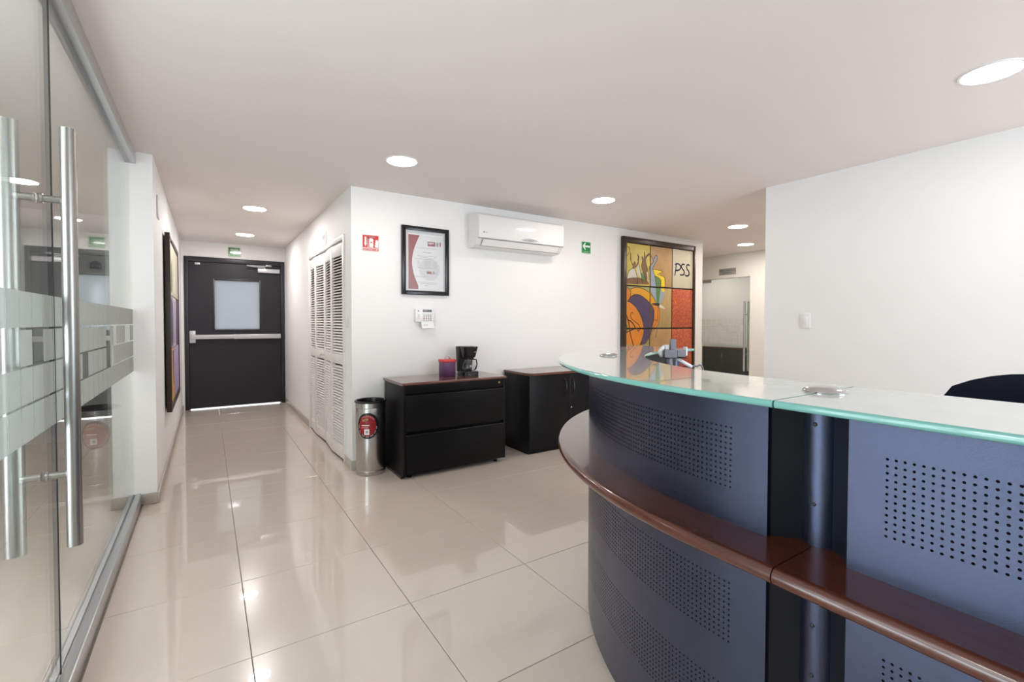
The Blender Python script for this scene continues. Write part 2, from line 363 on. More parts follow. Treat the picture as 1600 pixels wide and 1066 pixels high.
# lobby window: aluminium mullions in the opening
w = MB()
for k in range(5):
    y = WIN_Y0+(WIN_Y1-WIN_Y0)*k/4; w.box(XW-.10, XW-.04, max(y-.025, WIN_Y0), min(y+.025, WIN_Y1), WIN_Z0, WIN_Z1)
w.box(XW-.10, XW-.04, WIN_Y0, WIN_Y1, WIN_Z0, WIN_Z0+.05); w.box(XW-.10, XW-.04, WIN_Y0, WIN_Y1, WIN_Z1-.05, WIN_Z1)
struct('window_4', w, 'aluminium')
# ---- skirting
def skirt(name, x0, x1, y0, y1): struct(name, MB().box(x0, x1, y0, y1, 0, .075, .003), 'skirting')
skirt('baseboard_back', XC-.012, 5.72, YB-.012, YB)
skirt('baseboard_corridor_right', XC-.012, XC, YB, CY0-.035); skirt('baseboard_corridor_far', XC-.012, XC, CY1+.035, YE)
skirt('baseboard_corridor_left', XL, XL+.012, YB-.012, YE); skirt('baseboard_pier', -.372, XL, YB-.012, YB)
skirt('baseboard_lobby', -.5, -.432, YB-.012, YB)
skirt('baseboard_right', XR-.012, XR, -2.5, 2.1)
skirt('baseboard_east', XE-.012, XE, 2.1, EY0)

# ================================================================== GLASS FRONT ON THE LEFT
struct('trim_1', MB().box(XG-.032, XG+.032, -2.5, YB, 2.272, HC, .002), 'aluminium', 'aluminium ceiling rail over the glass panels')
w = MB().box(XG-.034, XG+.036, -2.5, YB, 0, .078, .003); w.box(XG+.012, XG+.03, -2.5, YB, .078, .083)
struct('trim_2', w, 'aluminium', 'aluminium floor rail under the glass panels')
FR = [(1.312-.1035*k, 1.312-.1035*k-.0965) for k in range(4)]; FP = .1035
film_src = {}
def film(parent, org, y0, y1, x, pitch=FP, clear=(), matname='frost_film', ybase=1.622, rows=FR):
    rng = random.Random(int(abs(y0)*100)+3)
    j0 = int(math.floor((y0-ybase)/pitch))-1
    for j in range(j0, j0+60):
        a, b = max(ybase+j*pitch, y0+.002), min(ybase+j*pitch+pitch-.0065, y1-.002)
        if b-a < .006: continue
        for r, (z1, z0) in enumerate(rows):
            if r in (1, 2) and ((j, r) in clear or (not clear and rng.random() < .12) or (clear and (j, r) not in clear and rng.random() < .10)): continue
            key = (round(b-a, 3), round(z1-z0, 3), matname)
            if key not in film_src:
                wd, hh = key[0], key[1]
                film_src[key] = MB().add([(0, 0, 0), (0, wd, 0), (0, wd, hh), (0, 0, hh)], [(0, 1, 2, 3)]).build('film_square', matname, parent); o = film_src[key]
            else: o = link_copy(film_src[key], parent)
            o.location = (x-org[0], a-org[1], z0-org[2])
def pane(name, y0, y1, label, clear=()):
    org = (XG, (y0+y1)/2, .078)
    o = MB().box(XG-.005, XG+.005, y0+.002, y1-.002, .078, 2.272, .0).build(name, 'clear_glass', None, org); o['kind'] = 'structure'; o['label'] = label
    film(o, org, y0, y1, XG+.0056, clear=clear); return o, org
pane('window_1', 2.05, 3.11, 'middle fixed glass panel with frosted squares')
pane('window_2', 3.11, YB, 'far fixed glass panel meeting the white pier')
pane('window_3', -2.5, -.06, 'glass panel behind the camera')
pane('window_5', -.06, .98, 'glass panel before the door')
gd, gorg = pane('door_1', .98, 2.05, 'glass door leaf with long steel pull handles', clear=((2, 1),))
e = MB().box(XG-.0068, XG+.0068, 2.0485, 2.0525, .084, 2.270).build('edge_seal', 'black_matte', gd, gorg)
for sx, nm in ((1, 'room'), (-1, 'lobby')):
    hx = XG+sx*.067
    hb = MB().lathe([(.0192, .543), (.0192, 1.815)], (hx, 1.93, 0), 28).build('pull_handle', 'handle_steel', gd, gorg)
    for z in (.765, 1.598):
        so = MB(); so.lathe([(.0105, XG+sx*.004-hx), (.0105, -sx*.015)], (hx, 1.93, z), 16, axis='x')
        so.lathe([(.0145, XG+sx*.005-hx), (.0145, XG+sx*.011-hx)], (hx, 1.93, z), 18, axis='x'); so.build('standoff', 'handle_steel', hb, gorg)

# ================================================================== EXIT DOOR AT THE END OF THE CORRIDOR
YD = YE
d2 = thing('door_2', 'charcoal exit door with a square window and a steel push bar', None, (.365, YE, 0), kind='structure'); og = (.365, YE, 0)
f = MB()
f.box(DX0, DX0+.048, YD-.012, YD+.12, 0, DZ, .002); f.box(DX1-.048, DX1, YD-.012, YD+.12, 0, DZ, .002); f.box(DX0+.048, DX1-.048, YD-.012, YD+.12, DZ-.068, DZ, .002)
f.box(DX0+.048, DX0+.062, YD+.065, YD+.12, 0, DZ-.068); f.box(DX1-.062, DX1-.048, YD+.065, YD+.12, 0, DZ-.068); f.box(DX0+.048, DX1-.048, YD+.065, YD+.12, DZ-.084, DZ-.068)
f.build('door_frame', 'charcoal_frame', d2, og)
LX0, LX1, LZ0, LZ1, LY0, LY1 = DX0+.051, DX1-.051, .013, DZ-.072, YD+.012, YD+.058
WX0, WX1, WZ0, WZ1 = .092, .657, 1.122, 1.822
l = MB(); l.box(LX0, WX0, LY0, LY1, LZ0, LZ1); l.box(WX1, LX1, LY0, LY1, LZ0, LZ1); l.box(WX0, WX1, LY0, LY1, LZ0, WZ0); l.box(WX0, WX1, LY0, LY1, WZ1, LZ1)
l.build('door_leaf', 'charcoal_paint', d2, og)
l = MB(); bw = .026
l.box(WX0-bw, WX0, LY0-.008, LY0, WZ0-bw, WZ1+bw, .002); l.box(WX1, WX1+bw, LY0-.008, LY0, WZ0-bw, WZ1+bw, .002); l.box(WX0, WX1, LY0-.008, LY0, WZ0-bw, WZ0, .002); l.box(WX0, WX1, LY0-.008, LY0, WZ1, WZ1+bw, .002)
wf = l.build('window_bead', 'charcoal_frame', d2, og)
pn = MB().add([(WX0, LY0+.02, WZ0), (WX1, LY0+.02, WZ0), (WX1, LY0+.02, WZ1), (WX0, LY0+.02, WZ1)], [(0, 1, 2, 3)]).build('frosted_pane', 'frost_pane', d2, og); pn['label'] = 'bright frosted window pane'
pb = MB(); pb.box(-.195, .93, LY0-.062, LY0-.022, .988, 1.048, .004); pb.box(.335, .93, LY0-.066, LY0-.020, .984, 1.050, .003); pb.box(.33, .345, LY0-.068, LY0-.018, .983, 1.052)
pbo = pb.build('push_bar', 'satin_grey', d2, og)
MB().box(-.205, -.135, LY0-.05, LY0, .935, 1.105, .004).build('latch_housing', 'satin_grey', pbo, og)
MB().box(.88, .93, LY0-.02, LY0, .99, 1.046).build('bar_bracket', 'satin_grey', pbo, og)
MB().lathe([(.014, -.01), (.014, 0)], (-.222+.04, LY0, .86), 16, axis='y').build('lock_cylinder', 'black_matte', d2, og)
cl = MB().box(.635, .925, LY0-.055, LY0, 1.958, 2.018, .006).build('door_closer', 'satin_grey', d2, og)
am = MB(); am.tube([(.725, LY0-.03, 2.018), (.725, LY0-.03, 2.032)], .012); am.tube([(.725, LY0-.03, 2.034), (.49, LY0-.11, 2.046)], .011); am.tube([(.49, LY0-.11, 2.046), (.79, LY0-.03, 2.058)], .009); am.build('closer_arm', 'satin_grey', cl, og)
MB().box(.745, .815, YD-.016, YD-.012, 2.052, 2.078, .001).build('closer_shoe', 'satin_grey', cl, og)
MB().box(-.135, -.075, LY0-.014, LY0, 2.03, 2.058, .002).build('door_contact', 'satin_grey', d2, og)
# ================================================================== CLOSET WITH LOUVRED BIFOLD DOORS
d3 = thing('door_3', 'white louvred bifold closet doors in the corridor wall', None, (XC, 5.0, 0), kind='structure'); og = (XC, 5.0, 0)
c = MB(); c.box(XC-.012, XC+.07, CY1-.005, CY1+.035, 0, CZ+.035, .003); c.box(XC-.012, XC+.07, CY0-.035, CY0+.005, 0, CZ+.035, .003); c.box(XC-.012, XC+.07, CY0+.005, CY1-.005, CZ-.005, CZ+.035, .003)
c.build('door_casing', 'white_paint', d3, og)
MB().box(XC+.02, XC+.045, CY0+.006, CY1-.006, CZ-.022, CZ-.006).build('top_track', 'black_matte', d3, og)
P = [(XC+.012, 5.790), (XC-.006, 5.395), (XC+.014, 5.003), (XC+.014, 4.995), (XC-.012, 4.600), (XC+.010, 4.212)]
slat0 = None
for i, (a, b) in enumerate(((P[0], P[1]), (P[1], P[2]), (P[3], P[4]), (P[4], P[5]))):
    ln = hypot(b[0]-a[0], b[1]-a[1])-.004; ang = atan2(b[1]-a[1], b[0]-a[0]); z0, z1 = .018, CZ-.026
    m = MB(); t = .013; st = .036
    m.box(.001, st, -t, t, z0, z1, .002); m.box(ln-st, ln-.001, -t, t, z0, z1, .002)
    m.box(st, ln-st, -t, t, z1-.105, z1, .001); m.box(st, ln-st, -t, t, .852, .94, .001); m.box(st, ln-st, -t, t, z0, z0+.10, .001)
    lf = m.build('door_leaf', 'louver_paint', d3); lf.location = (a[0]-XC, a[1]-5.0, 0); lf.rotation_euler = (0, 0, ang)
    zs = [z0+.112+.0258*k for k in range(28)]+[.953+.0258*k for k in range(34)]
    sl = None
    for z in zs:
        if sl is None:
            wv = ln-2*st; s_ = MB(); th = radians(38); L_ = .0110
            def sp(u, v, wq): return (wq, -u*cos(th)-v*sin(th), -u*sin(th)+v*cos(th))
            s_.prism([(-L_, -.003), (L_, -.003), (L_, .003), (-L_, .003)], sp, st, ln-st)
            sl = s_.build('slat', 'louver_paint', lf); o = sl
        else: o = link_copy(sl, lf)
        o.location = (0, 0, z)
    if i in (1, 2):
        kx = ln-.055 if i == 1 else .055
        MB().lathe([(.006, 0), (.006, .012), (.013, .016), (.013, .026), (.007, .03)], (0, 0, 0), 14).build('knob', 'chrome', lf)
        kb = [q for q in lf.children if q.name.startswith('knob')][0]; kb.rotation_euler = (pi/2, 0, 0); kb.location = (kx, -t, .895)
# local -y of each leaf must face the corridor (-X)
# ================================================================== FAR OFFICE DOOR (EAST WALL)
d4 = thing('door_4', 'far glass office door with a tall pull handle', None, (XE, (EY0+EY1)/2, 0), kind='structure'); og = (XE, (EY0+EY1)/2, 0)
gp = MB().box(XE+.05, XE+.06, EY0+.008, EY1-.008, .01, EZ-.006).build('glass_leaf', 'clear_glass', d4, og)
film(gp, og, EY0+.09, EY1-.03, XE+.0495, matname='frost_film_door', ybase=EY0+.095, rows=[(1.285-.1035*k, 1.285-.1035*k-.0965) for k in range(4)], clear=((4, 1), (6, 2), (2, 2), (0, 1)))
MB().box(XE+.04, XE+.07, EY1-.20, EY1-.01, EZ-.055, EZ-.004, .003).build('patch_hinge', 'brass' if 0 else 'steel_h', d4, og)
h = MB(); h.lathe([(.016, .45), (.016, 1.575)], (XE+.0, EY0+.085, 0), 18)
ho = h.build('pull_handle', 'steel', d4, og)
MB().lathe([(.016, .45), (.016, 1.575)], (XE+.11, EY0+.085, 0), 18).build('pull_handle', 'steel', d4, og)
for z in (.72, 1.36): MB().lathe([(.008, 0), (.008, .11)], (XE, EY0+.085, z), 12, axis='x').build('standoff', 'steel', ho, og)
# dark storage cabinet inside that office
oc = thing('storage_cabinet', 'dark grey storage cabinet behind the far glass office door', 'cabinet', (8.5, 5.2, 0)); og = (8.5, 5.2, 0)
MB().box(8.25, 8.75, 4.30, 6.1, .02, .735, .003).build('body', 'cabinet_black', oc, og)
MB().box(8.22, 8.77, 4.28, 6.12, .735, .765, .004).build('top', 'mahogany_y', oc, og)
for k in range(4):
    dd = MB().box(8.232, 8.25, 4.31+.447*k, 4.31+.447*k+.44, .06, .725, .002).build('door', 'black_matte', oc, og)
    MB().tube([(8.226, 4.34+.447*k, .55), (8.205, 4.34+.447*k, .56), (8.205, 4.34+.447*k, .64), (8.226, 4.34+.447*k, .65)], .005, 8).build('handle', 'steel', dd, og)

# ================================================================== CEILING LIGHTS
def ceiling_light(x, y, label, r=.098, first=[], hall=[]):
    t = thing('ceiling_light', label, 'light', (x, y, HC), 'round recessed ceiling lights')
    if not first:
        a = MB().lathe([(r, -.0015), (r+.004, -.005), (r+.014, -.004), (r+.016, 0)], (0, 0, 0), 40, cap=False).build('trim_ring', 'white_plastic', t)
        b = MB().lathe([(r, -.003), (.0005, -.003)], (0, 0, 0), 40, smooth=False, cap=False).build('diffuser', 'led', t); first += [a, b]
    else:
        for s_ in first: o = link_copy(s_, t)
        if x < 1 and y > 4:
            if not hall: me = first[1].data.copy(); me.materials[0] = MATS['led_hall']; hall.append(me)
            o.data = hall[0]
        if 5 < x < 7:
            if not hall or len(hall) < 2: me = first[1].data.copy(); me.materials[0] = MATS['led_passage']; hall.append(me)
            o.data = hall[1]
    return t
for x, y, lb in ((1.146, 3.152, 'lit round ceiling light nearest the corridor corner, above the trash can'), (3.05, 3.133, 'lit round ceiling light in front of the air conditioner'),
                 (2.939, .589, 'largest lit round ceiling light at upper right over the reception desk'), (.406, 5.264, 'nearer of the two round lights in the corridor ceiling'),
                 (.421, 6.914, 'farther round corridor light just before the exit door'), (5.181, 3.119, 'thin bright round light in the passage, nearer the painting'),
                 (6.457, 3.768, 'round light glowing in front of the far glass office door'), 
                 (-1.08, 2.95, 'farther of two unseen round lights added to brighten the lobby'), (-1.08, .6, 'nearer of two unseen round lights added to brighten the lobby'), (8.0, 4.6, 'unseen round light added to brighten the far office'), (8.3, 5.7, 'second unseen round light added deep in the far office to brighten it')):  # lobby and far-office lamps are unseen, added to light those spaces
    ceiling_light(x, y, lb)

# ================================================================== RECEPTION DESK
CX, CYC = 2.34, .64                        # centre of the quarter round
RP, RO, RI = 1.288, 1.42, 1.045            # panel, glass outer edge, glass inner edge
YJ = .478                                  # joint between curved and straight module
YS = -1.6                                  # end of the straight module
rd = thing('reception_desk', 'curved reception desk with perforated dark panels, wooden ledge and frosted glass top', 'desk', (CX-RP, YJ, 0)); og = (CX-RP, YJ, 0)
def arc(r, th): return (CX-r*cos(th), CYC+r*sin(th))
def path_pt(s, r, y0):
    """point on the front line at radius r, s metres (measured on the panel face) after y0: straight, then round"""
    L0 = CYC-y0
    if s <= L0: return (CX-r, y0+s)
    return arc(r, (s-L0)/RP)
def perf_panel(fn, u0, u1, us, v0, v1, bands, pitch=.0131, rh=.0026, depth=.0015):
    """sheet with real round holes; fn(u, v, d) -> world, d = depth behind the face"""
    ul = [u0]; nu = int(round((us[1]-us[0])/pitch)); hu = set()
    ucols = [us[0]+k*pitch for k in range(nu+1)]
    nlead = max(1, int((us[0]-u0)/.03)); ul = [u0+(us[0]-u0)*k/nlead for k in range(nlead)]; hu0 = len(ul); ul += ucols; hu1 = len(ul)-1
    ntail = max(1, int((u1-ul[-1])/.03)); e = ul[-1]; ul += [e+(u1-e)*(k+1)/ntail for k in range(ntail)]
    vl = [v0]; rows = []
    for (b0, n) in bands:
        k0 = len(vl); vl += [b0+k*pitch for k in range(n+1)]; rows += list(range(k0, k0+n))
    vl.append(v1); rows = set(rows)
    verts = []; faces = []; idx = {}
    def gv(i, j):
        if (i, j) not in idx: idx[(i, j)] = len(verts); verts.append(fn(ul[i], vl[j], 0))
        return idx[(i, j)]
    for i in range(len(ul)-1):
        for j in range(len(vl)-1):
            c = [gv(i, j), gv(i+1, j), gv(i+1, j+1), gv(i, j+1)]
            if not (hu0 <= i < hu1 and j in rows): faces.append(c); continue
            uc, vc = (ul[i]+ul[i+1])/2, (vl[j]+vl[j+1])/2; k = len(verts)
            for q in range(8):
                a = -pi*.75+pi/8*(-1)+q*pi/4
                verts.append(fn(uc+rh*cos(a), vc+rh*sin(a), 0))
            for q in range(8):
                a = -pi*.75+pi/8*(-1)+q*pi/4
                verts.append(fn(uc+rh*cos(a), vc+rh*sin(a), depth))
            for s_ in range(4):
                faces.append((c[s_], c[(s_+1) % 4], k+(2*s_+2) % 8, k+2*s_+1)); faces.append((c[s_], k+2*s_+1, k+2*s_))
            for q in range(8): faces.append((k+q, k+(q+1) % 8, k+8+(q+1) % 8, k+8+q))
    return verts, faces
def panel(name, fn, u0, u1, us, v0, v1, bands, label=None):
    v, f_ = perf_panel(fn, u0, u1, us, v0, v1, bands)
    m = MB().add(v, f_, 0, True)
    # returned edges
    for (ua, sgn) in ((u0, 1), (u1, -1)):
        n = 2; m.add([fn(ua, v0, 0), fn(ua, v1, 0), fn(ua, v1, .018), fn(ua, v0, .018)], [(0, 1, 2, 3)])
    o = m.build(name, 'panel_metal', rd, og, angle=30)
    return o
ZP = [(.748, 1.063), (.022, .713)]
B_UP = [(.8285, 12)]; B_LO = [(.19, 12), (.450, 12)]
YPA = .556
def fnA(u, v, d): x, y = path_pt(u, RP+(-d), YPA); return (x, y, v)
SA = (CYC-YPA)+RP*radians(45.2)
SB0 = (CYC-YPA)+RP*radians(50.8); SB1 = (CYC-YPA)+RP*radians(90)
def fnC(u, v, d): return (CX-RP+d, YJ-.079-u, v)
for (z0, z1), bd in zip(ZP, (B_UP, B_LO)):
    panel('perforated_panel', fnA, 0, SA, (.082, SA-.06), z0, z1, bd)
    panel('perforated_panel', fnA, SB0, SB1, (SB0+.06, SB1-.06), z0, z1, bd)
    panel('perforated_panel', fnC, 0, .95, (.056, .90), z0, z1, bd)
# posts, flanges, screws
def post(px, py, ux, uy, edges):
    """round post behind the gap between two panels; (ux, uy) points outwards"""
    po = MB().lathe([(.041, .0), (.041, 1.0635)], (px, py, 0), 40).build('post', 'panel_metal', rd, og)
    for z in (.29, .463, .573, .839, 1.013):
        sc = MB(); a = atan2(uy, ux)
        bm = bmesh.new(); bmesh.ops.create_uvsphere(bm, u_segments=12, v_segments=6, radius=.0046)
        for v in bm.verts: v.co = Vector((v.co.x*.45, v.co.y, v.co.z))
        bmesh.ops.rotate(bm, cent=(0, 0, 0), matrix=Matrix.Rotation(a, 3, 'Z'), verts=bm.verts)
        for v in bm.verts: v.co += Vector((px+ux*.0415, py+uy*.0415, z))
        sc.bm(bm, 0, True); sc.build('screw', 'charcoal_frame', po, og)
    for (ex, ey) in edges:
        d = Vector((px-ex, py-ey)); dn = d.normalized(); n_ = Vector((-dn.y, dn.x))
        tx, ty = px-dn.x*.036, py-dn.y*.036
        for z0, z1 in ZP:
            q = [(ex, ey), (tx, ty)]; m = MB()
            pts = [(ex+n_.x*.0012, ey+n_.y*.0012), (tx+n_.x*.0012, ty+n_.y*.0012), (tx-n_.x*.0012, ty-n_.y*.0012), (ex-n_.x*.0012, ey-n_.y*.0012)]
            m.prism(pts, lambda u, v, wz: (u, v, wz), z0, z1); m.build('flange', 'panel_dark', rd, og)
PX = CX-1.205
post(PX, YJ, -1, 0, [(CX-RP+.016, YPA+.001), (CX-RP+.016, YJ-.080)])
thm = radians(48); pm = arc(1.205, thm)
post(pm[0], pm[1], -cos(thm), sin(thm), [arc(RP-.016, radians(45.2)), arc(RP-.016, radians(50.8))])
pe = arc(1.205, radians(90)); MB().lathe([(.041, 0), (.041, 1.0635)], (pe[0]+.045, pe[1], 0), 32).build('post', 'panel_metal', rd, og)
MB().lathe([(.041, 0), (.041, 1.0635)], (PX, YJ-1.075, 0), 32).build('post', 'panel_metal', rd, og)
# ring sweeps: profile (r, z) along the straight part and the quarter round
def sweep(prof, y0, th1, nth, xend=0., ystart_extra=None, smooth=True):
    st = []
    for r, z in prof: pass
    vs = []; rows = []
    ys = [y0, (y0+CYC)/2, CYC] if y0 is not None else []
    for y in ys[:-1]: rows.append([(CX-r, y, z) for r, z in prof])
    for k in range(nth+1): rows.append([(*arc(r, th1*k/nth), z) for r, z in prof])
    if xend: rows.append([(CX+xend, CYC+r, z) for r, z in prof])
    n = len(prof); fs = []
    for rw in rows: vs += rw
    for k in range(len(rows)-1):
        for i in range(n): fs.append((k*n+i, k*n+(i+1) % n, (k+1)*n+(i+1) % n, (k+1)*n+i))
    fs += [list(range(n)), [(len(rows)-1)*n+i for i in range(n)]]
    return vs, fs
def straight(prof, y0, y1):
    n = len(prof); vs = [(CX-r, y0, z) for r, z in prof]+[(CX-r, y1, z) for r, z in prof]
    fs = [(i, (i+1) % n, n+(i+1) % n, n+i) for i in range(n)]+[list(range(n)), list(range(n, 2*n))]
    return vs, fs
# wooden ledge with a rounded nose
zt, zb = .748, .713; hb = (zt-zb)/2
nose = [(RO-hb+hb*cos(a), (zt+zb)/2+hb*sin(a)) for a in [radians(t) for t in range(-90, 91, 15)]]
lp_ = [(1.15, zb)]+nose+[(1.15, zt)]
for v, f_ in (sweep(lp_, YJ+.0012, radians(90), 60, .02), straight(lp_, YS+.55, YJ-.0012)):
    o = MB().add(v, f_, 0, True).build('wooden_ledge', 'ledge_wood', rd, og, angle=25)
    for p in o.data.polygons:
        if abs(p.normal.z) > .999: p.use_smooth = False
# frosted glass top with polished green edge
gz1, gz0 = 1.080, 1.065; gh = (gz1-gz0)/2
def gprof():
    a1 = [(RO-gh*.75+gh*.75*cos(radians(t)), (gz0+gz1)/2+gh*sin(radians(t))) for t in range(-90, 91, 22)]
    a2 = [(RI+gh*.75-gh*.75*cos(radians(t)), (gz0+gz1)/2+gh*sin(radians(t))) for t in range(90, -91, -22)]
    return a1+a2
gpf = gprof()
def glass_top(vf, name):
    v, f_ = vf; m = MB().add(v, f_, 0, True); o = m.build(name, ['counter_glass', 'glass_edge'], rd, og, angle=50)
    for p in o.data.polygons:
        if abs(p.normal.z) < .985: p.material_index = 1
        else: p.use_smooth = False
    return o
glass_top(sweep(gpf, YJ+.0018, radians(90), 96, .03), 'glass_top'); glass_top(straight(gpf, YS+.5, YJ-.0018), 'glass_top')
# chrome caps over the posts
for (cx, cy) in ((PX, YJ), (pm[0], pm[1])):
    MB().lathe([(.042, 0), (.0425, .0025), (.040, .006), (.030, .0095), (.015, .0115), (.0005, .012)], (cx, cy, gz1), 40).build('chrome_cap', 'satin_chrome', rd, og)
# inner carcass: liner wall, work surface
v, f_ = sweep([(1.165, .02), (1.165, 1.06), (1.150, 1.06), (1.150, .02)], YJ, radians(90), 40); MB().add(v, f_, 0, True).build('inner_panel', 'black_matte', rd, og, angle=25)
v, f_ = straight([(1.165, .02), (1.165, 1.06), (1.150, 1.06), (1.150, .02)], YS+.55, YJ-.06); MB().add(v, f_).build('inner_panel', 'black_matte', rd, og)
v, f_ = sweep([(1.15, .72), (1.15, .745), (.62, .745), (.62, .72)], YJ, radians(90), 40); MB().add(v, f_, 0, True).build('work_surface', 'ledge_wood', rd, og, angle=25)
v, f_ = straight([(1.15, .72), (1.15, .745), (.62, .745), (.62, .72)], YS+.55, YJ-.002); MB().add(v, f_).build('work_surface', 'ledge_wood', rd, og)
# dark scuffs on the ledge
for (sx_, sy_, sw, sl, sa) in ((.956, .764, .004, .010, .4), (.956, .719, .005, .017, .9), (.971, .719, .004, .011, .5), (.946, .667, .005, .018, 1.0), (.958, .664, .005, .010, .2), (.957, .648, .005, .010, .8), (.951, .626, .006, .015, 1.1)):
    dx_, dy_ = cos(sa), sin(sa)
    MB().prism([(sx_+dx_*a*sl/2-dy_*b*sw/2, sy_+dy_*a*sl/2+dx_*b*sw/2) for a, b in ((-1, -.3), (-.2, -1), (1, -.2), (.4, .8), (-.7, .9))], lambda u, v, wz: (u, v, wz), zt, zt+.0003).build('scuff_mark', 'frame_brown', rd, og)
# torn white paper scrap stuck under the straight glass
tp = [(.0, 0), (.026, .002), (.034, .012), (.004, .017)]
MB().prism([(YJ-.079-.012-u, 1.050+v) for u, v in ((0, .014), (.030, .014), (.026, .004), (.013, .0), (.004, .003))], lambda u, v, wx: (wx, u, v), CX-RP-.004, CX-RP-.001).build('paper_scrap', 'sign_white', rd, og)

# ---- grey monitor-arm head above the work surface
DEP = 2.38
def cw(px, py, dd=0.):
    d = fwd+r2*((px-800)/FPX)+u2*((CYP-py)/FPX); return Vector((0, 0, CAMH))+d*(DEP+dd)
base = Vector((2.06, 1.36, .745))
ma = thing('monitor_arm', 'grey monitor arm head with a white tube arm, rising behind the glass counter', 'monitor arm', base[:]); og = base[:]
ax = Vector((cos(YAW), -sin(YAW), 0)); ay = Vector((sin(YAW), cos(YAW), 0))
S = DEP/FPX; C0 = cw(1046, 552)
def ob(m, a0, a1, z0, z1, d0, d1, bev=.002):
    bm = bmesh.new(); bmesh.ops.create_cube(bm, size=1)
    bmesh.ops.bevel(bm, geom=list(bm.edges), offset=0.04, segments=2, profile=.5, affect='EDGES') if bev else None
    for v in bm.verts:
        p = C0+ax*(a0+(v.co.x+.5)*(a1-a0))+ay*(d0+(v.co.y+.5)*(d1-d0))+Vector((0, 0, z0+(v.co.z+.5)*(z1-z0))); v.co = p
    m.bm(bm, 0, False); return m
k = S
ob(MB(), -10*k, 9*k, -6.5*k, 6*k, -.03, .03).build('pivot_block', 'arm_grey', ma, og)
ob(MB(), 0, 8.5*k, 5.5*k, 22*k, -.02, .0).build('mount_plate', 'arm_grey', ma, og)
ob(MB(), -7*k, -1*k, 6*k, 13*k, -.01, .02).build('pivot_lug', 'satin_grey', ma, og)
sb = MB(); ob(sb, 9.5*k, 23*k, -5*k, 5*k, -.025, .025); sb.build('side_block', 'arm_grey', ma, og)
ob(MB(), 23.5*k, 26*k, -3.5*k, 10*k, -.02, .02).build('end_plate', 'satin_grey', ma, og)
ob(MB(), -8*k, 24*k, -7.6*k, -6.4*k, -.032, .032).build('base_plate', 'black_matte', ma, og)
cp = MB(); pth = [C0+ax*(-10*k-2.5*k)+Vector((0, 0, -6*k+t*17*k))+ax*(2.5*k*max(0, t*2-1)*1.6-1.2*k*sin(pi*t)) for t in (0, .25, .5, .75, 1)]
cp.tube(pth, [2.2*k, 3.6*k, 4*k, 3.4*k, 2*k], 12); cp.build('white_cover', 'arm_white', ma, og)
stm = MB(); q0 = C0+ax*(-1*k)+Vector((0, 0, -7*k)); stm.tube([q0, Vector((q0.x, q0.y, .748))], .02, 16); stm.lathe([(.05, 0), (.05, .012), (.02, .016)], (q0.x, q0.y, .7455), 24); stm.build('support_pole', 'arm_grey', ma, og)
tb = MB(); a0 = C0+ax*(12*k)+Vector((0, 0, -9*k)); a1 = C0+ax*(32*k)+Vector((0, 0, -20*k)); tb.tube([C0+ax*(9*k)+Vector((0, 0, -7*k)), a0, a1, a1+(a1-a0)*.15], [2.2*k, 3*k, 3*k, 2.4*k], 14); tb.build('tube_arm', 'arm_white', ma, og)
cb = MB(); pts = [C0+ax*(x*k)+Vector((0, 0, z*k)) for x, z in ((30, -19), (38, -20), (44, -20.5), (47, -18.5), (50, -19), (52, -22), (54, -34), (54, -60))]; cb.tube(pts, 1.3*k, 8); cb.build('cable', 'arm_grey', ma, og)

# ---- office chair behind the desk
ch = thing('office_chair', 'dark blue-black office chair, its rounded backrest showing above the counter', 'chair', (2.18, .36, 0)); og = (2.18, .36, 0)
bm = bmesh.new(); bmesh.ops.create_cube(bm, size=1); bmesh.ops.subdivide_edges(bm, edges=bm.edges, cuts=8, use_grid_fill=True)
for v in bm.verts:
    x, y, z = v.co*2
    def sq(a, b): return (a*sqrt(1-b*b/2), b*sqrt(1-a*a/2))
    yy, zz = sq(y, z); yy = yy*.72+y*.28; zz = zz*.72+z*.28
    th_ = .035*sqrt(max(0, 1-.75*max(abs(y), abs(z))**4))
    v.co = Vector((2.42+.07*(zz**2)-.05*yy*yy+x*th_, .36+yy*.27, .765+zz*.282))
MB().bm(bm, 0, True).build('backrest', 'chair_fabric', ch, og, angle=80)
bm = bmesh.new(); bmesh.ops.create_cube(bm, size=1); bmesh.ops.subdivide_edges(bm, edges=bm.edges, cuts=8, use_grid_fill=True)
for v in bm.verts:
    x, y, z = v.co*2
    xx, yy = x*sqrt(1-y*y/2)*.6+x*.4, y*sqrt(1-x*x/2)*.6+y*.4
    v.co = Vector((2.18+xx*.25, .36+yy*.25, .44+z*.04*(1-.3*max(abs(x), abs(y))**4)))
MB().bm(bm, 0, True).build('seat', 'chair_fabric', ch, og, angle=80)
MB().tube([(2.30, .36, .40), (2.46, .36, .42), (2.475, .36, .60), (2.46, .36, .70)], .022, 10).build('back_bracket', 'black_plastic', ch, og)
MB().lathe([(.028, .08), (.028, .25), (.018, .25), (.018, .41)], (2.18, .36, 0), 20).build('gas_lift', 'black_plastic', ch, og)
for k5 in range(5):
    a = 2*pi*k5/5+.3; leg = MB().tube([(2.18, .36, .11), (2.18+.15*cos(a), .36+.15*sin(a), .10), (2.18+.28*cos(a), .36+.28*sin(a), .075)], [.028, .022, .016], 10).build('leg', 'black_plastic', ch, og)
    MB().lathe([(.027, -.02), (.027, .02)], (2.18+.28*cos(a), .36+.28*sin(a), .0275), 18, axis='y').build('caster', 'black_plastic', leg, og)
for s in (-1, 1):
    MB().tube([(2.25, .36+s*.24, .41), (2.25, .36+s*.29, .45), (2.25, .36+s*.29, .64)], .015, 10).build('armrest_post', 'black_plastic', ch, og)
    MB().box(2.10, 2.36, .36+s*.29-.03, .36+s*.29+.03, .64, .665, .01).build('armrest', 'black_plastic', ch, og)
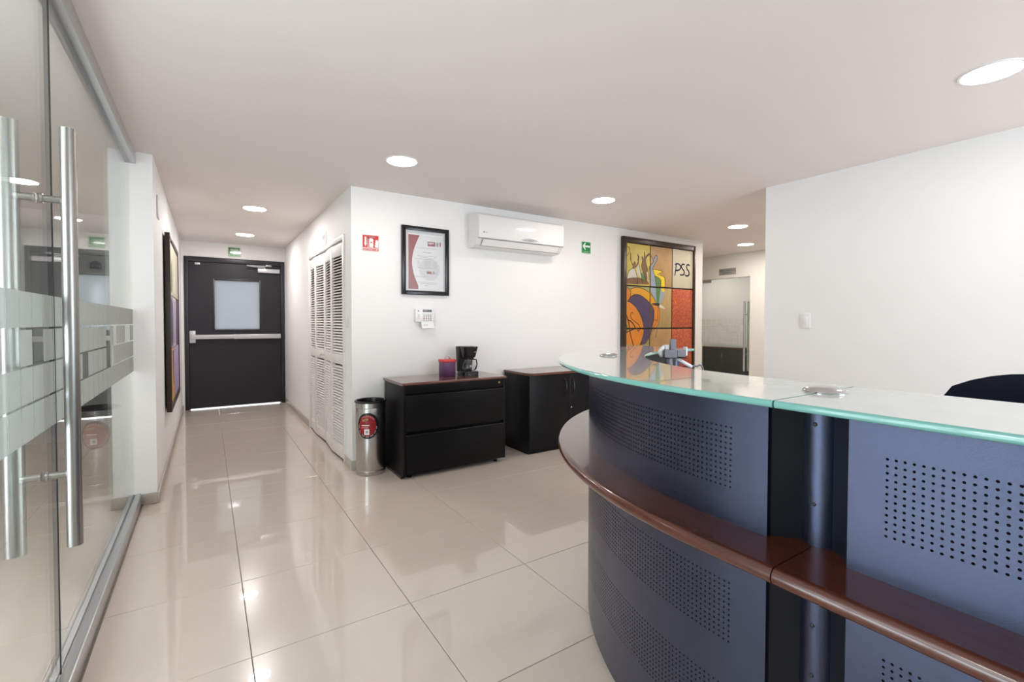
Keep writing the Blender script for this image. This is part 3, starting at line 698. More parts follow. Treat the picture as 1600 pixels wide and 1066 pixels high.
ART_FILL = [
    ('yellow2', [(4.81,1.75), (4.888,1.754), (4.884,1.621), (4.829,1.619)]),
    ('brownfig', [(4.196,1.749), (4.294,1.766), (4.42,1.769), (4.583,1.741), (4.589,1.7), (4.197,1.693)]),
    ('white', [(4.196,1.757), (4.231,1.845), (4.282,1.877), (4.334,1.88), (4.372,1.796), (4.378,1.77), (4.294,1.77)]),
    ('brownfig', [(4.251,2.065), (4.265,2.063), (4.271,1.977), (4.302,1.929), (4.323,1.966), (4.344,1.954), (4.346,1.917), (4.396,1.986), (4.385,2.051), (4.38,2.061), (4.412,2.039), (4.402,1.943), (4.355,1.896), (4.324,1.88), (4.282,1.877), (4.297,1.907), (4.252,1.99)]),
    ('cream', [(4.376,1.898), (4.408,1.936), (4.43,1.857), (4.452,1.778), (4.42,1.776), (4.398,1.819), (4.383,1.796)]),
    ('green', [(4.446,1.84), (4.473,1.838), (4.506,1.796), (4.523,1.738), (4.474,1.75), (4.447,1.792)]),
    ('brownfig', [(4.454,2.042), (4.471,2.036), (4.492,2.016), (4.497,2.089), (4.511,2.094), (4.516,2.039), (4.568,2.08), (4.612,2.062), (4.579,2.059), (4.536,2.026), (4.525,1.981), (4.559,1.895), (4.565,1.866), (4.543,1.849), (4.56,1.784), (4.556,1.739), (4.528,1.738), (4.5,1.817), (4.473,1.86), (4.453,1.91), (4.471,1.999), (4.455,2.02)]),
    ('white', [(4.549,1.857), (4.565,1.866), (4.583,1.741), (4.572,1.725), (4.558,1.791)]),
    ('blue', [(4.592,1.912), (4.625,1.929), (4.674,1.992), (4.629,2.048), (4.64,2.053), (4.679,2.022), (4.702,2.016), (4.701,2.061), (4.718,2.07), (4.738,2.057), (4.725,2.007), (4.658,1.916), (4.659,1.894), (4.705,1.784), (4.729,1.684), (4.617,1.679), (4.615,1.854)]),
    ('yellow2', [(4.659,1.894), (4.771,1.89), (4.846,1.875), (4.778,1.848), (4.795,1.827), (4.882,1.805), (4.889,1.683), (4.831,1.684), (4.807,1.767), (4.688,1.821)]),
    ('green', [(4.688,1.817), (4.773,1.795), (4.813,1.759), (4.803,1.679), (4.723,1.68), (4.711,1.739)]),
    ('blue', [(4.604,1.665), (4.877,1.673), (4.884,1.609), (4.843,1.512), (4.801,1.467), (4.723,1.473), (4.651,1.585)]),
    ('green', [(4.715,1.668), (4.811,1.672), (4.777,1.47), (4.735,1.477)]),
    ('yellow2', [(4.817,1.672), (4.889,1.675), (4.88,1.621), (4.829,1.623)]),
    ('orange', [(4.183,1.655), (4.245,1.632), (4.267,1.595), (4.257,1.534), (4.22,1.491), (4.184,1.479)]),
    ('amber', [(4.265,1.632), (4.344,1.655), (4.421,1.654), (4.558,1.621), (4.663,1.554), (4.723,1.485), (4.7,1.472), (4.641,1.471), (4.583,1.481), (4.479,1.533), (4.389,1.568), (4.311,1.566), (4.27,1.542)]),
    ('purple', [(4.22,1.487), (4.279,1.549), (4.344,1.571), (4.422,1.566), (4.513,1.526), (4.618,1.459), (4.677,1.405), (4.687,1.334), (4.667,1.239), (4.645,1.16), (4.617,1.066), (4.52,0.974), (4.44,0.96), (4.474,1.022), (4.501,1.114), (4.494,1.192), (4.459,1.285), (4.391,1.384), (4.313,1.444)]),
    ('orange', [(4.184,1.475), (4.258,1.473), (4.346,1.422), (4.425,1.331), (4.477,1.239), (4.5,1.161), (4.49,1.052), (4.429,0.961), (4.318,0.948), (4.189,0.982)]),
    ('orange', [(4.635,1.447), (4.76,1.438), (4.796,1.383), (4.786,1.239), (4.727,1.168), (4.668,1.164), (4.69,1.271), (4.689,1.373)]),
    ('green', [(4.187,1.231), (4.212,1.2), (4.223,1.14), (4.188,1.118)]),
    ('dark', [(4.629,1.467), (4.747,1.477), (4.795,1.47), (4.772,1.434), (4.7,1.449)]),
    ('white', [(4.801,1.463), (4.856,1.44), (4.899,1.4), (4.784,1.422)]),
    ('olive', [(4.44,0.957), (4.531,0.982), (4.611,1.043), (4.612,0.956)]),
]
ART_LINE = [
    (0.006, [(4.183,1.655), (4.24,1.631), (4.267,1.595), (4.257,1.534), (4.22,1.491)]),
    (0.006, [(4.265,1.632), (4.344,1.655), (4.444,1.653), (4.558,1.621), (4.663,1.554), (4.723,1.485)]),
    (0.008, [(4.22,1.487), (4.279,1.546), (4.344,1.569), (4.434,1.562), (4.525,1.522), (4.618,1.462), (4.677,1.405), (4.687,1.334), (4.673,1.247), (4.645,1.156), (4.617,1.066), (4.531,0.978), (4.44,0.96)]),
    (0.007, [(4.209,1.485), (4.302,1.459), (4.391,1.384), (4.459,1.293), (4.494,1.192), (4.504,1.122), (4.473,1.029), (4.435,0.961)]),
    (0.008, [(4.314,1.337), (4.297,1.352), (4.272,1.341), (4.268,1.307), (4.304,1.261), (4.393,1.215), (4.427,1.177), (4.425,1.138), (4.399,1.127), (4.388,1.142)]),
    (0.013, [(4.186,1.336), (4.217,1.268), (4.244,1.2), (4.256,1.117), (4.318,0.952)]),
    (0.013, [(4.222,1.261), (4.282,1.238), (4.338,1.185), (4.332,1.154), (4.256,1.132), (4.188,1.11)]),
    (0.005, [(4.76,1.43), (4.786,1.399), (4.794,1.335), (4.78,1.239), (4.733,1.176), (4.657,1.121)]),
    (0.005, [(4.679,1.259), (4.75,1.255), (4.668,1.16)]),
    (0.005, [(4.76,1.434), (4.756,1.255)]),
    (0.005, [(4.751,1.152), (4.717,1.041)]),
    (0.006, [(4.192,2.141), (4.228,2.131), (4.242,2.104), (4.234,2.067), (4.193,2.018)]),
    (0.006, [(4.257,2.066), (4.262,1.991), (4.302,1.929), (4.328,1.967), (4.349,1.939)]),
    (0.006, [(4.196,1.757), (4.231,1.845), (4.282,1.877)]),
    (0.006, [(4.196,1.749), (4.294,1.767), (4.42,1.771), (4.506,1.744)]),
    (0.005, [(4.334,1.88), (4.372,1.796), (4.384,1.691)]),
    (0.005, [(4.408,1.936), (4.452,1.785), (4.469,1.698)]),
    (0.006, [(4.454,2.042), (4.471,1.999), (4.453,1.91), (4.5,1.817), (4.528,1.738)]),
    (0.009, [(4.536,2.026), (4.552,2.061), (4.584,2.082), (4.612,2.062), (4.634,2.049)]),
    (0.006, [(4.536,2.026), (4.525,1.981), (4.559,1.895), (4.554,1.858)]),
    (0.007, [(4.623,2.055), (4.674,1.992), (4.592,1.919), (4.588,1.756)]),
    (0.006, [(4.679,2.022), (4.701,2.061), (4.718,2.072), (4.738,2.057), (4.725,2.007), (4.658,1.916), (4.659,1.894), (4.705,1.784), (4.729,1.684)]),
    (0.005, [(4.659,1.894), (4.771,1.89), (4.846,1.875), (4.749,1.835), (4.882,1.805), (4.889,1.683)]),
    (0.005, [(4.688,1.817), (4.773,1.795), (4.813,1.759), (4.803,1.679)]),
    (0.012, [(4.385,2.058), (4.396,2.023), (4.386,1.986)]),
    (0.01, [(4.502,2.097), (4.505,2.039)]),
]
ART_PSS = [
    (0.014, [(5.083,1.843), (5.1,1.914), (5.111,1.996)]),
    (0.014, [(5.087,1.983), (5.141,1.998), (5.197,1.975), (5.191,1.935), (5.149,1.913), (5.106,1.91)]),
    (0.014, [(5.281,1.996), (5.24,1.997), (5.215,1.968), (5.234,1.938), (5.272,1.909), (5.267,1.869), (5.229,1.855), (5.192,1.857)]),
    (0.014, [(5.384,1.988), (5.352,2.001), (5.321,1.975), (5.335,1.937), (5.373,1.907), (5.374,1.867), (5.336,1.849), (5.292,1.856)]),
]

# ================================================================== CABINETS AGAINST THE BACK WALL
og = (1.73, 3.68, 0); fc = thing('file_cabinet', 'black two-drawer lateral file cabinet with a reddish wood top', 'cabinet', og)
b = MB(); x0, x1, y0, y1 = 1.262, 2.198, 3.466, 3.915
b.box(x0, x0+.02, y0, y1, .025, .735, .001); b.box(x1-.02, x1, y0, y1, .035, .735, .001); b.box(x0+.02, x1-.02, y1-.02, y1, .035, .735); b.box(x0+.02, x1-.02, y0+.02, y1-.02, .035, .06)
b.box(x0+.02, x1-.02, y0+.002, y0+.02, .672, .735, .001); b.box(x0+.02, x1-.02, y0+.03, y1-.02, .06, .735); b.box(x0+.02, x1-.02, y0+.004, y0+.03, .035, .048)
b.build('body', 'cabinet_black', fc, og)
tpp = [(3.448, .744), (3.452, .738), (3.46, .735), (3.925, .735), (3.925, .757), (3.466, .757), (3.452, .750)]
MB().prism(tpp, lambda u, v, wx: (wx, u, v), 1.254, 2.206).build('top', 'mahogany', fc, og)
for (z0, z1) in ((.376, .654), (.050, .346)):
    dr = MB().box(x0+.022, x1-.022, y0-.004, y0+.016, z0, z1, .003).build('drawer', 'cabinet_black', fc, og)
    MB().box(x0+.024, x1-.024, y0-.007, y0+.004, z1-.007, z1+.002, .0015).build('drawer_lip', 'black_plastic', dr, og)
MB().lathe([(.008, 0), (.008, -.006)], (2.135, y0+.002, .705), 14, axis='y').build('lock', 'brass', fc, og)
for fx in (1.33, 2.13): MB().lathe([(.018, 0), (.018, .008), (.008, .012), (.008, .036)], (fx, 3.52, 0), 14).build('foot', 'black_plastic', fc, og)
for fx in (1.33, 2.13): MB().lathe([(.018, 0), (.018, .008), (.008, .012), (.008, .036)], (fx, 3.86, 0), 14).build('foot', 'black_plastic', fc, og)
MB().box(1.258, 1.266, 3.50, 3.9, 0, .026).build('foot', 'black_plastic', fc, og)

og = (2.95, 3.70, 0); sc_ = thing('storage_cabinet', 'black two-door cabinet with bow handles and wood top, partly behind the desk', 'cabinet', og)
x0, x1, y0, y1 = 2.482, 3.432, 3.497, 3.93
MB().box(x0, x1, y0+.02, y1, .0, .735, .002).build('body', 'cabinet_black', sc_, og)
pl_ = [(x0-.004, y1+.004), (x0-.004, y0+.05), (x0+.04, y0-.014), (x1+.004, y0-.014), (x1+.004, y1+.004)]
bm = MB().prism(pl_, lambda u, v, wz: (u, v, wz), .735, .757); bm.build('top', 'mahogany', sc_, og)
for i, (a, c) in enumerate(((x0+.002, 2.955), (2.959, x1-.002))):
    dd = MB().box(a, c, y0, y0+.019, .045, .730, .002).build('door', 'cabinet_black', sc_, og)
    hx = 2.903 if i == 0 else 2.998
    hp = [(hx, y0, .528+.005)]+[(hx, y0-.032*sin(pi*t/10)**.6, .533+.146*t/10) for t in range(1, 10)]+[(hx, y0, .679)]
    MB().tube(hp, .0055, 8).build('handle', 'black_plastic', dd, og)
MB().lathe([(.007, 0), (.007, -.005)], (2.985, y0, .40), 12, axis='y').build('lock', 'chrome', sc_, og)

# ---- coffee maker
og = (1.965, 3.73, .757); cm = thing('coffee_maker', 'small black drip coffee maker with glass carafe on the file cabinet', 'coffee maker', og)
zc = .757
def rr(x0, x1, y0, y1, r, n=5):
    out = []
    for (cx, cy, a0) in ((x1-r, y1-r, 0), (x0+r, y1-r, 90), (x0+r, y0+r, 180), (x1-r, y0+r, 270)):
        for k in range(n+1): a = radians(a0+90*k/n); out.append((cx+r*cos(a), cy+r*sin(a)))
    return out
def loft(m, rings, mi=0):
    n = len(rings[0][0]); vs = []; fs = []
    for pts, z in rings: vs += [(x, y, z) for x, y in pts]
    for k in range(len(rings)-1):
        for i in range(n): fs.append((k*n+i, k*n+(i+1) % n, (k+1)*n+(i+1) % n, (k+1)*n+i))
    fs += [list(range(n))[::-1], [(len(rings)-1)*n+i for i in range(n)]]; return m.add(vs, fs, mi, True)
loft(MB(), [(rr(1.895, 2.040, 3.645, 3.82, .03), zc), (rr(1.895, 2.040, 3.645, 3.82, .03), zc+.03), (rr(1.90, 2.035, 3.65, 3.815, .028), zc+.036)]).build('base', 'black_plastic', cm, og)
loft(MB(), [(rr(1.896, 2.036, 3.775, 3.825, .012), zc+.03), (rr(1.892, 2.036, 3.76, 3.826, .012), zc+.16), (rr(1.888, 2.036, 3.755, 3.828, .012), zc+.255)]).build('tower', 'black_plastic', cm, og)
loft(MB(), [(rr(1.912, 2.022, 3.675, 3.80, .03), zc+.158), (rr(1.908, 2.026, 3.668, 3.80, .03), zc+.18), (rr(1.895, 2.038, 3.65, 3.805, .03), zc+.252), (rr(1.899, 2.034, 3.654, 3.80, .03), zc+.258)]).build('brew_basket', 'black_plastic', cm, og)
ca = MB().lathe([(.050, .037), (.060, .048), (.061, .075), (.052, .115), (.040, .142), (.041, .150)], (1.968, 3.712, zc), 28, cap=False).build('carafe', 'carafe_glass', cm, og)
MB().lathe([(.042, .142), (.043, .156), (.020, .158)], (1.968, 3.712, zc), 28).build('carafe_lid', 'black_plastic', ca, og)
MB().tube([(1.985, 3.676, zc+.145), (2.003, 3.641, zc+.14), (2.006, 3.634, zc+.10), (2.000, 3.645, zc+.06), (1.994, 3.656, zc+.052)], .0065, 8).build('carafe_handle', 'black_plastic', ca, og)
MB().box(1.985, 2.015, 3.6495, 3.652, zc+.205, zc+.211).build('name_mark', 'ink_grey', cm, og)
# ---- purple canister
og = (1.774, 3.757, .757); tn = thing('canister', 'purple square tin canister with a red lid and wire handle', 'canister', og)
MB().box(1.717, 1.831, 3.702, 3.812, zc, zc+.128, .006).build('body', 'tin_purple', tn, og)
ld = MB().box(1.713, 1.835, 3.698, 3.816, zc+.122, zc+.147, .005).build('lid', 'tin_red', tn, og)
MB().tube([(1.774+.026*cos(pi*t/10), 3.757, zc+.146+.028*sin(pi*t/10)) for t in range(11)], .0022, 6).build('wire_handle', 'steel', ld, og)

# ---- stainless trash cans
def cyl_patch(m, c, r, a0, pts_fn, rings=5, seg=40, mi=0):
    """round patch wrapped on the can: pts_fn(angle) -> (s, z) outline"""
    vs = [(c[0]+r*cos(a0), c[1]+r*sin(a0), c[2]+pts_fn(None)[1])]; fs = []
    s0, z0 = pts_fn(None)
    for k in range(1, rings+1):
        for i in range(seg):
            s, z = pts_fn(2*pi*i/seg); s = s0+(s-s0)*k/rings; zz = z0+(z-z0)*k/rings; a = a0+s/r
            vs.append((c[0]+r*cos(a), c[1]+r*sin(a), c[2]+zz))
    for i in range(seg): fs.append((0, 1+i, 1+(i+1) % seg))
    for k in range(rings-1):
        for i in range(seg): fs.append((1+k*seg+i, 1+k*seg+(i+1) % seg, 1+(k+1)*seg+(i+1) % seg, 1+(k+1)*seg+i))
    m.add(vs, fs, mi, True)
def cyl_rect(m, c, r, a0, s0, s1, z0, z1, mi=0, n=6):
    vs = []; fs = []
    for i in range(n+1):
        a = a0+(s0+(s1-s0)*i/n)/r; vs += [(c[0]+r*cos(a), c[1]+r*sin(a), c[2]+z0), (c[0]+r*cos(a), c[1]+r*sin(a), c[2]+z1)]
    for i in range(n): fs.append((2*i, 2*i+2, 2*i+3, 2*i+1))
    m.add(vs, fs, mi, True)
def trash_can(x, y, face, label, group):
    og = (x, y, 0); t = thing('trash_can', label, 'trash can', og, group); R = .117; c = (x, y, 0)
    MB().lathe([(R-.002, 0), (R, .004), (R, .036), (R-.003, .040), (R-.001, .044), (R-.001, .535), (R-.003, .539), (R, .543), (R, .583), (R-.006, .585), (R-.006, .05), (.001, .05)], c, 48, cap=False).build('body', 'steel', t, og, angle=35)
    MB().lathe([(R+.003, .580), (R+.008, .586), (R+.008, .592), (R+.002, .597), (R-.008, .594), (R-.014, .56), (R-.016, .30), (.002, .29)], c, 48, cap=False).build('black_liner', 'black_plastic', t, og, angle=35)
    lb = MB(); cyl_patch(lb, c, R+.0006, face, lambda a: (0, .405) if a is None else (.089*cos(a), .405+.104*sin(a)), mi=0)
    lo = lb.build('label', 'black_plastic', t, og); lo['label'] = 'round black and red label'
    m = MB(); cyl_patch(m, c, R+.0010, face, lambda a: (-.004, .405) if a is None else (-.004+.071*cos(a), .405+.086*sin(a)), mi=0); m.build('red_field', 'label_red', lo, og)
    # grey left sector, white bar, recycling square, green leaf, rim lettering (s grows to the viewer's right)
    m = MB(); r = R+.0014
    cyl_rect(m, c, r, face, -.050, .012, .405, .413, 0); m.build('white_bar', 'sign_white', lo, og)
    m = MB(); cyl_rect(m, c, r, face, -.028, .012, .334, .380, 0); m.build('white_square', 'sign_white', lo, og)
    m = MB(); cyl_rect(m, c, r, face, -.050, .004, .386, .399, 0, 6); m.build('pink_bar', 'label_pink', lo, og); m = MB()
    for k in range(8):
        a = radians(128-12*k); s, z = -.004+.070*cos(a), .405+.079*sin(a); cyl_rect(m, c, r, face, s-.0045, s+.0045, z-.009, z+.007, 0, 1)
    m.build('pink_lettering', 'label_pink', lo, og)
    m = MB(); cyl_patch(m, c, r, face, lambda a: (-.022, .452) if a is None else (-.022+.026*cos(a), .452+.009*sin(a)+.006*cos(a)), 2, 20); m.build('green_leaf', 'art_olive', lo, og)
    m = MB(); cyl_patch(m, c, r+.0004, face, lambda a: (-.007, .357) if a is None else (-.007+.010*cos(a), .357+.012*sin(a)), 2, 18); m.build('ring_mark', 'label_grey', lo, og)
    m = MB()
    for k in range(26):
        a = radians(178+7*k); s, z = -.003+.074*cos(a), .405+.088*sin(a)
        if k % 4 != 3: cyl_rect(m, c, r, face, s-.003, s+.003, z-.0045, z+.0045, 0, 1)
    m.build('rim_lettering', 'label_grey', lo, og)
    return t
trash_can(1.112, 3.812, radians(-117), 'slim stainless trash can with a round red label, beside the file cabinet', 'stainless trash cans')
trash_can(-.68, 4.60, radians(-96), 'stainless trash can in the lobby, seen dimly through the glass', 'stainless trash cans')

# ================================================================== ON THE BACK WALL
def south(u, v, w): return (u, w, v)            # u = X, v = Z, w = Y
def plate(u0, u1, v0, v1, a, b, bev=.001): return MB().box(u0, u1, min(a, b), max(a, b), v0, v1, bev)
# framed certificate
og = (1.65, YB, 1.777); ce = thing('certificate_frame', 'framed certificate with red border in a black frame', 'picture', og)
x0, x1, z0, z1, fw = 1.424, 1.874, 1.474, 2.080, .036
f = MB(); f.box(x0, x0+fw, YB-.026, YB-.001, z0, z1, .002); f.box(x1-fw, x1, YB-.026, YB-.001, z0, z1, .002); f.box(x0+fw, x1-fw, YB-.026, YB-.001, z0, z0+fw, .002); f.box(x0+fw, x1-fw, YB-.026, YB-.001, z1-fw, z1, .002)
f.build('frame', 'black_plastic', ce, og)
MB().box(x0+fw, x1-fw, YB-.010, YB-.006, z0+fw, z1-fw).build('mat_board', 'mat_board', ce, og)
px0, px1, pz0, pz1 = 1.487, 1.814, 1.525, 2.005
pp = MB().box(px0-.006, px1+.006, YB-.0125, YB-.0105, pz0-.01, pz1+.012, .0005).build('paper', 'sign_white', ce, og)
MB().box(px0, px1, YB-.0132, YB-.0126, pz0, pz1).build('printed_field', 'cert_paper', pp, og)
arcp = [(px0, pz1), (px0+.105, pz1)]+[(px0+.105-.072*sin(pi*t/16), pz1-(pz1-pz0)*t/16) for t in range(1, 16)]+[(px0+.092, pz0), (px0, pz0)]
MB().prism(arcp, south, YB-.0137, YB-.0132).build('red_sweep', 'cert_red', pp, og)
m = MB(); m.prism([(px0+.20+.10*cos(radians(a)), pz0+.18+.10*sin(radians(a))) for a in range(0, 360, 12)], south, YB-.0135, YB-.0132); m.build('globe_watermark', 'watermark', pp, og)
m = MB(); m.box(1.668, 1.741, YB-.0140, YB-.0133, 1.915, 1.955); m.build('red_logo', 'cert_red', pp, og); MB().box(1.785, 1.796, YB-.0140, YB-.0133, 1.918, 1.958).build('red_bar', 'cert_red', pp, og); MB().box(1.660, 1.705, YB-.0140, YB-.0133, 1.665, 1.688).build('red_logo', 'cert_red', pp, og)
m = MB(); m.prism([(1.762+.013*cos(radians(a)), 1.935+.021*sin(radians(a))) for a in range(0, 360, 20)], south, YB-.0141, YB-.0134); m.build('logo_seal', 'ink_grey', pp, og); MB().box(1.714, 1.738, YB-.014, YB-.0133, 1.664, 1.688).build('logo_seal', 'ink_grey', pp, og); MB().box(1.752, 1.757, YB-.014, YB-.0133, 1.662, 1.688).build('logo_bar', 'ink_grey', pp, og)
MB().box(1.676, 1.728, YB-.0143, YB-.0139, 1.938, 1.946).build('logo_lettering', 'sign_white', pp, og); MB().box(1.676, 1.705, YB-.0143, YB-.0139, 1.930, 1.933).build('logo_lettering', 'sign_white', pp, og)
m = MB(); rng = random.Random(5)
for (zz, a, b_) in ((1.893, 1.56, 1.765), (1.822, 1.567, 1.755), (1.810, 1.585, 1.745), (1.795, 1.55, 1.72), (1.715, 1.57, 1.72), (1.638, 1.555, 1.68), (1.588, 1.56, 1.76), (1.575, 1.60, 1.755), (1.558, 1.64, 1.67)):
    x = a
    while x < b_: wl = rng.uniform(.008, .022); m.box(x, min(x+wl, b_), YB-.0139, YB-.0133, zz-.0016, zz+.0016); x += wl+.004
for r_ in range(7):
    for (a, b_) in ((1.565, 1.60), (1.63, 1.70), (1.715, 1.765)):
        m.box(a+rng.uniform(0, .008), b_-rng.uniform(0, .01), YB-.0139, YB-.0133, 1.778-.0095*r_, 1.780-.0095*r_)
m.box(1.625, 1.645, YB-.014, YB-.0133, 1.853, 1.859); m.box(1.65, 1.70, YB-.014, YB-.0133, 1.852, 1.857)
o = m.build('printed_lines', 'ink_grey', pp, og); o['kind'] = 'stuff'
MB().box(x0+fw, x1-fw, YB-.020, YB-.0185, z0+fw, z1-fw).build('glass', 'matte_glass', ce, og)

# extinguisher sign
og = (1.159, YB, 1.895); es = thing('extinguisher_sign', 'red fire extinguisher sign reading EXTINTOR', 'sign', og)
x0, x1, z0, z1 = 1.087, 1.231, 1.826, 1.966
MB().box(x0, x1, YB-.004, YB-.001, z0, z1, .001).build('plate', 'sign_white', es, og)
MB().box(x0+.005, x1-.005, YB-.0048, YB-.004, z0+.005, z1-.005).build('red_field', 'sign_red', es, og)
m = MB(); yf, yg = YB-.0054, YB-.0048
m.box(x0+.004, x1-.004, yf, yg, z0+.027, z0+.031)
m.prism([(x0+.022, z1-.02), (x0+.036, z1-.02), (x0+.036, z1-.072), (x0+.042, z1-.072), (x0+.029, z1-.100), (x0+.016, z1-.072), (x0+.022, z1-.072)], south, yf, yg)
m.prism([(.1*0+x0+.060, z0+.035), (x0+.094, z0+.035), (x0+.094, z1-.040), (x0+.088, z1-.030), (x0+.066, z1-.030), (x0+.060, z1-.040)], south, yf, yg)
for q in strip(smooth_line([(x0+.050, z0+.035), (x0+.049, z1-.045), (x0+.056, z1-.024), (x0+.078, z1-.018), (x0+.102, z1-.017)]), .006): m.prism(q, south, yf, yg)
m.prism([(x0+.112, z0+.035), (x0+.136, z0+.035), (x0+.137, z1-.038), (x0+.131, z1-.052), (x0+.126, z1-.036), (x0+.120, z1-.050), (x0+.110, z1-.040), (x0+.115, z1-.064), (x0+.106, z1-.066), (x0+.113, z1-.082), (x0+.104, z1-.088)], south, yf, yg)
m.build('pictogram', 'sign_white', es, og)
MB().box(x0+.068, x0+.087, YB-.0060, YB-.0054, z1-.068, z1-.060).build('extinguisher_band', 'sign_red', es, og)
text('lettering', 'EXTINTOR', .0245, (1.159, YB-.0052, z0+.0155), ROT_S, 'sign_white', es, og, sx=1.05)

# green arrow sign
og = (3.576, YB, 2.070); gs = thing('evacuation_sign', 'small green evacuation sign with a white left arrow', 'sign', og)
x0, x1, z0, z1 = 3.508, 3.648, 2.003, 2.138
MB().box(x0, x1, YB-.004, YB-.001, z0, z1, .001).build('plate', 'sign_pale_green', gs, og)
MB().box(x0+.006, x1-.006, YB-.0048, YB-.004, z0+.028, z1-.005).build('green_field', 'sign_green', gs, og)
MB().box(x0+.006, x1-.006, YB-.0048, YB-.004, z0+.010, z0+.026).build('green_strip', 'sign_green', gs, og)
m = MB(); cz = z0+.083
m.prism([(x0+.016, cz), (x0+.050, cz+.038), (x0+.064, cz+.038), (x0+.050, cz+.010), (x1-.014, cz+.010), (x1-.014, cz-.010), (x0+.050, cz-.010), (x0+.064, cz-.038), (x0+.050, cz-.038)], south, YB-.0056, YB-.0048)
m.build('arrow', 'sign_white', gs, og)
text('lettering', 'RUTA DE', .013, (3.578, YB-.0052, z0+.018), ROT_S, 'sign_pale_green', gs, og, sx=1.3)
text('lettering', 'EVACUACION', .008, (3.578, YB-.0046, z0+.005), ROT_S, 'sign_green', gs, og, sx=1.5)

# alarm keypad with open flap
og = (1.638, YB, 1.29); kp = thing('alarm_keypad', 'white wall alarm keypad with its flap hanging open', 'keypad', og)
MB().box(1.545, 1.722, YB-.034, YB-.001, 1.232, 1.352, .005).build('housing', 'white_plastic', kp, og)
MB().box(1.612, 1.697, YB-.0355, YB-.034, 1.322, 1.342, .0005).build('display', 'lcd', kp, og)
MB().box(1.60, 1.71, YB-.0350, YB-.034, 1.302, 1.3035).build('seam', 'ink_grey', kp, og)
for i in range(4):
    for j in range(4): MB().box(1.616+.0215*i, 1.629+.0215*i, YB-.0365, YB-.034, 1.288-.0145*j, 1.2965-.0145*j, .001).build('key', 'sign_red' if (i == 0 and j == 2) else 'key_grey', kp, og)
for j in range(3): MB().box(1.563, 1.583, YB-.0352, YB-.034, 1.294-.014*j, 1.298-.014*j).build('indicator', 'ink_grey' if j else 'key_grey', kp, og)
MB().lathe([(.007, 0), (.007, .0015)], (1.571, YB-.0355, 1.330), 14, axis='y').build('emblem', 'key_grey', kp, og)
m = MB(); m.prism([(YB-.036, 1.233), (YB-.058, 1.176), (YB-.061, 1.177), (YB-.039, 1.234)], lambda u, v, wx: (wx, u, v), 1.594, 1.712); fo = m.build('flap', 'white_plastic', kp, og)
m = MB(); m.prism([(YB-.0475, 1.212), (YB-.054, 1.195), (YB-.0545, 1.195), (YB-.048, 1.212)], lambda u, v, wx: (wx, u, v), 1.612, 1.628); m.prism([(YB-.0475, 1.212), (YB-.054, 1.195), (YB-.0545, 1.195), (YB-.048, 1.212)], lambda u, v, wx: (wx, u, v), 1.634, 1.652); m.build('flap_print', 'watermark', fo, og)

# split air conditioner
og = (2.585, YB, 2.08); ac = thing('air_conditioner', 'white split air conditioner high on the back wall', 'air conditioner', og)
ax0, ax1 = 2.084, 3.088
prof = [(YB-.001, 1.935), (YB-.001, 2.250), (YB-.10, 2.252), (YB-.15, 2.246), (YB-.178, 2.236), (YB-.196, 2.220), (YB-.202, 2.200), (YB-.196, 2.018), (YB-.150, 1.955), (YB-.11, 1.937)]
def acf(u, v, wx): return (wx, u, v)
MB().prism(prof, acf, ax0, ax1, 0, True).build('housing', 'ac_white', ac, og, angle=25)
fp = [(YB-.186, 2.233), (YB-.200, 2.222), (YB-.208, 2.205), (YB-.2085, 2.10), (YB-.204, 2.012), (YB-.1965, 2.010), (YB-.200, 2.10), (YB-.200, 2.20)]
fpo = MB().prism(fp, acf, ax0+.004, ax1-.004, 0, True).build('front_panel', 'ac_white', ac, og, angle=25)
sep = (ax0, ax1)
MB().box(ax0+.001, ax1-.001, YB-.2025, YB-.196, 2.004, 2.0085).build('panel_gap', 'ink_grey', ac, og)
ln_ = MB(); 
def lf(s, d): return (YB-.196+s*.046-.002*0, 2.016-.061*s)
a = Vector((YB-.1965, 2.000)); b_ = Vector((YB-.156, 1.9475)); nrm = Vector((-(b_-a).y, (b_-a).x)).normalized()*-1
fl_ = MB().prism([(a+nrm*.003)[:], (b_+nrm*.003)[:], (b_+nrm*.0005)[:], (a+nrm*.0005)[:]], acf, ax0+.055, ax1-.055).build('louver_flap', 'white_plastic', ac, og)
MB().prism([(b_+nrm*.0006+(b_-a)*.02)[:], (b_+nrm*.0006+(b_-a)*.10)[:], (b_+nrm*.0002+(b_-a)*.10)[:], (b_+nrm*.0002+(b_-a)*.02)[:]], acf, ax0+.04, ax1-.05).build('louver_gap', 'ink_grey', ac, og)
for xx in (ax0+.0515, ax1-.0545): MB().prism([(a+nrm*.0012)[:], (b_+nrm*.0012)[:], (b_+nrm*.0005)[:], (a+nrm*.0005)[:]], acf, xx, xx+.003).build('flap_seam', 'ink_grey', ac, og)
pts = [(2.565+.105*(t/10), 2.036-.0008*t*0+.0165*sin(pi*t/10)**.8) for t in range(0, 11)]
em = [(2.555+.21*t/16, 2.031+.018*sin(pi*t/16)) for t in range(17)]+[(2.555+.21*t/16, 2.031-.014*sin(pi*t/16)) for t in range(15, 0, -1)]
dsp = MB().prism(em, south, YB-.2105, YB-.204).build('display_strip', 'ac_grey', ac, og)
MB().box(2.64, 2.70, YB-.2115, YB-.2105, 2.026, 2.038).build('display_glass', 'key_grey', dsp, og)
m = MB(); m.prism([(2.140+.007*cos(radians(t)), 2.062+.0095*sin(radians(t))) for t in range(0, 360, 24)], south, YB-.2098, YB-.2080); m.box(2.153, 2.178, YB-.2095, YB-.2080, 2.0595, 2.0635); m.build('maker_mark', 'ink_grey', ac, og)
MB().lathe([(.004, 0), (.004, .002)], (ax0-.001, YB-.03, 1.955), 10, axis='x').build('screw', 'ink_grey', ac, og)

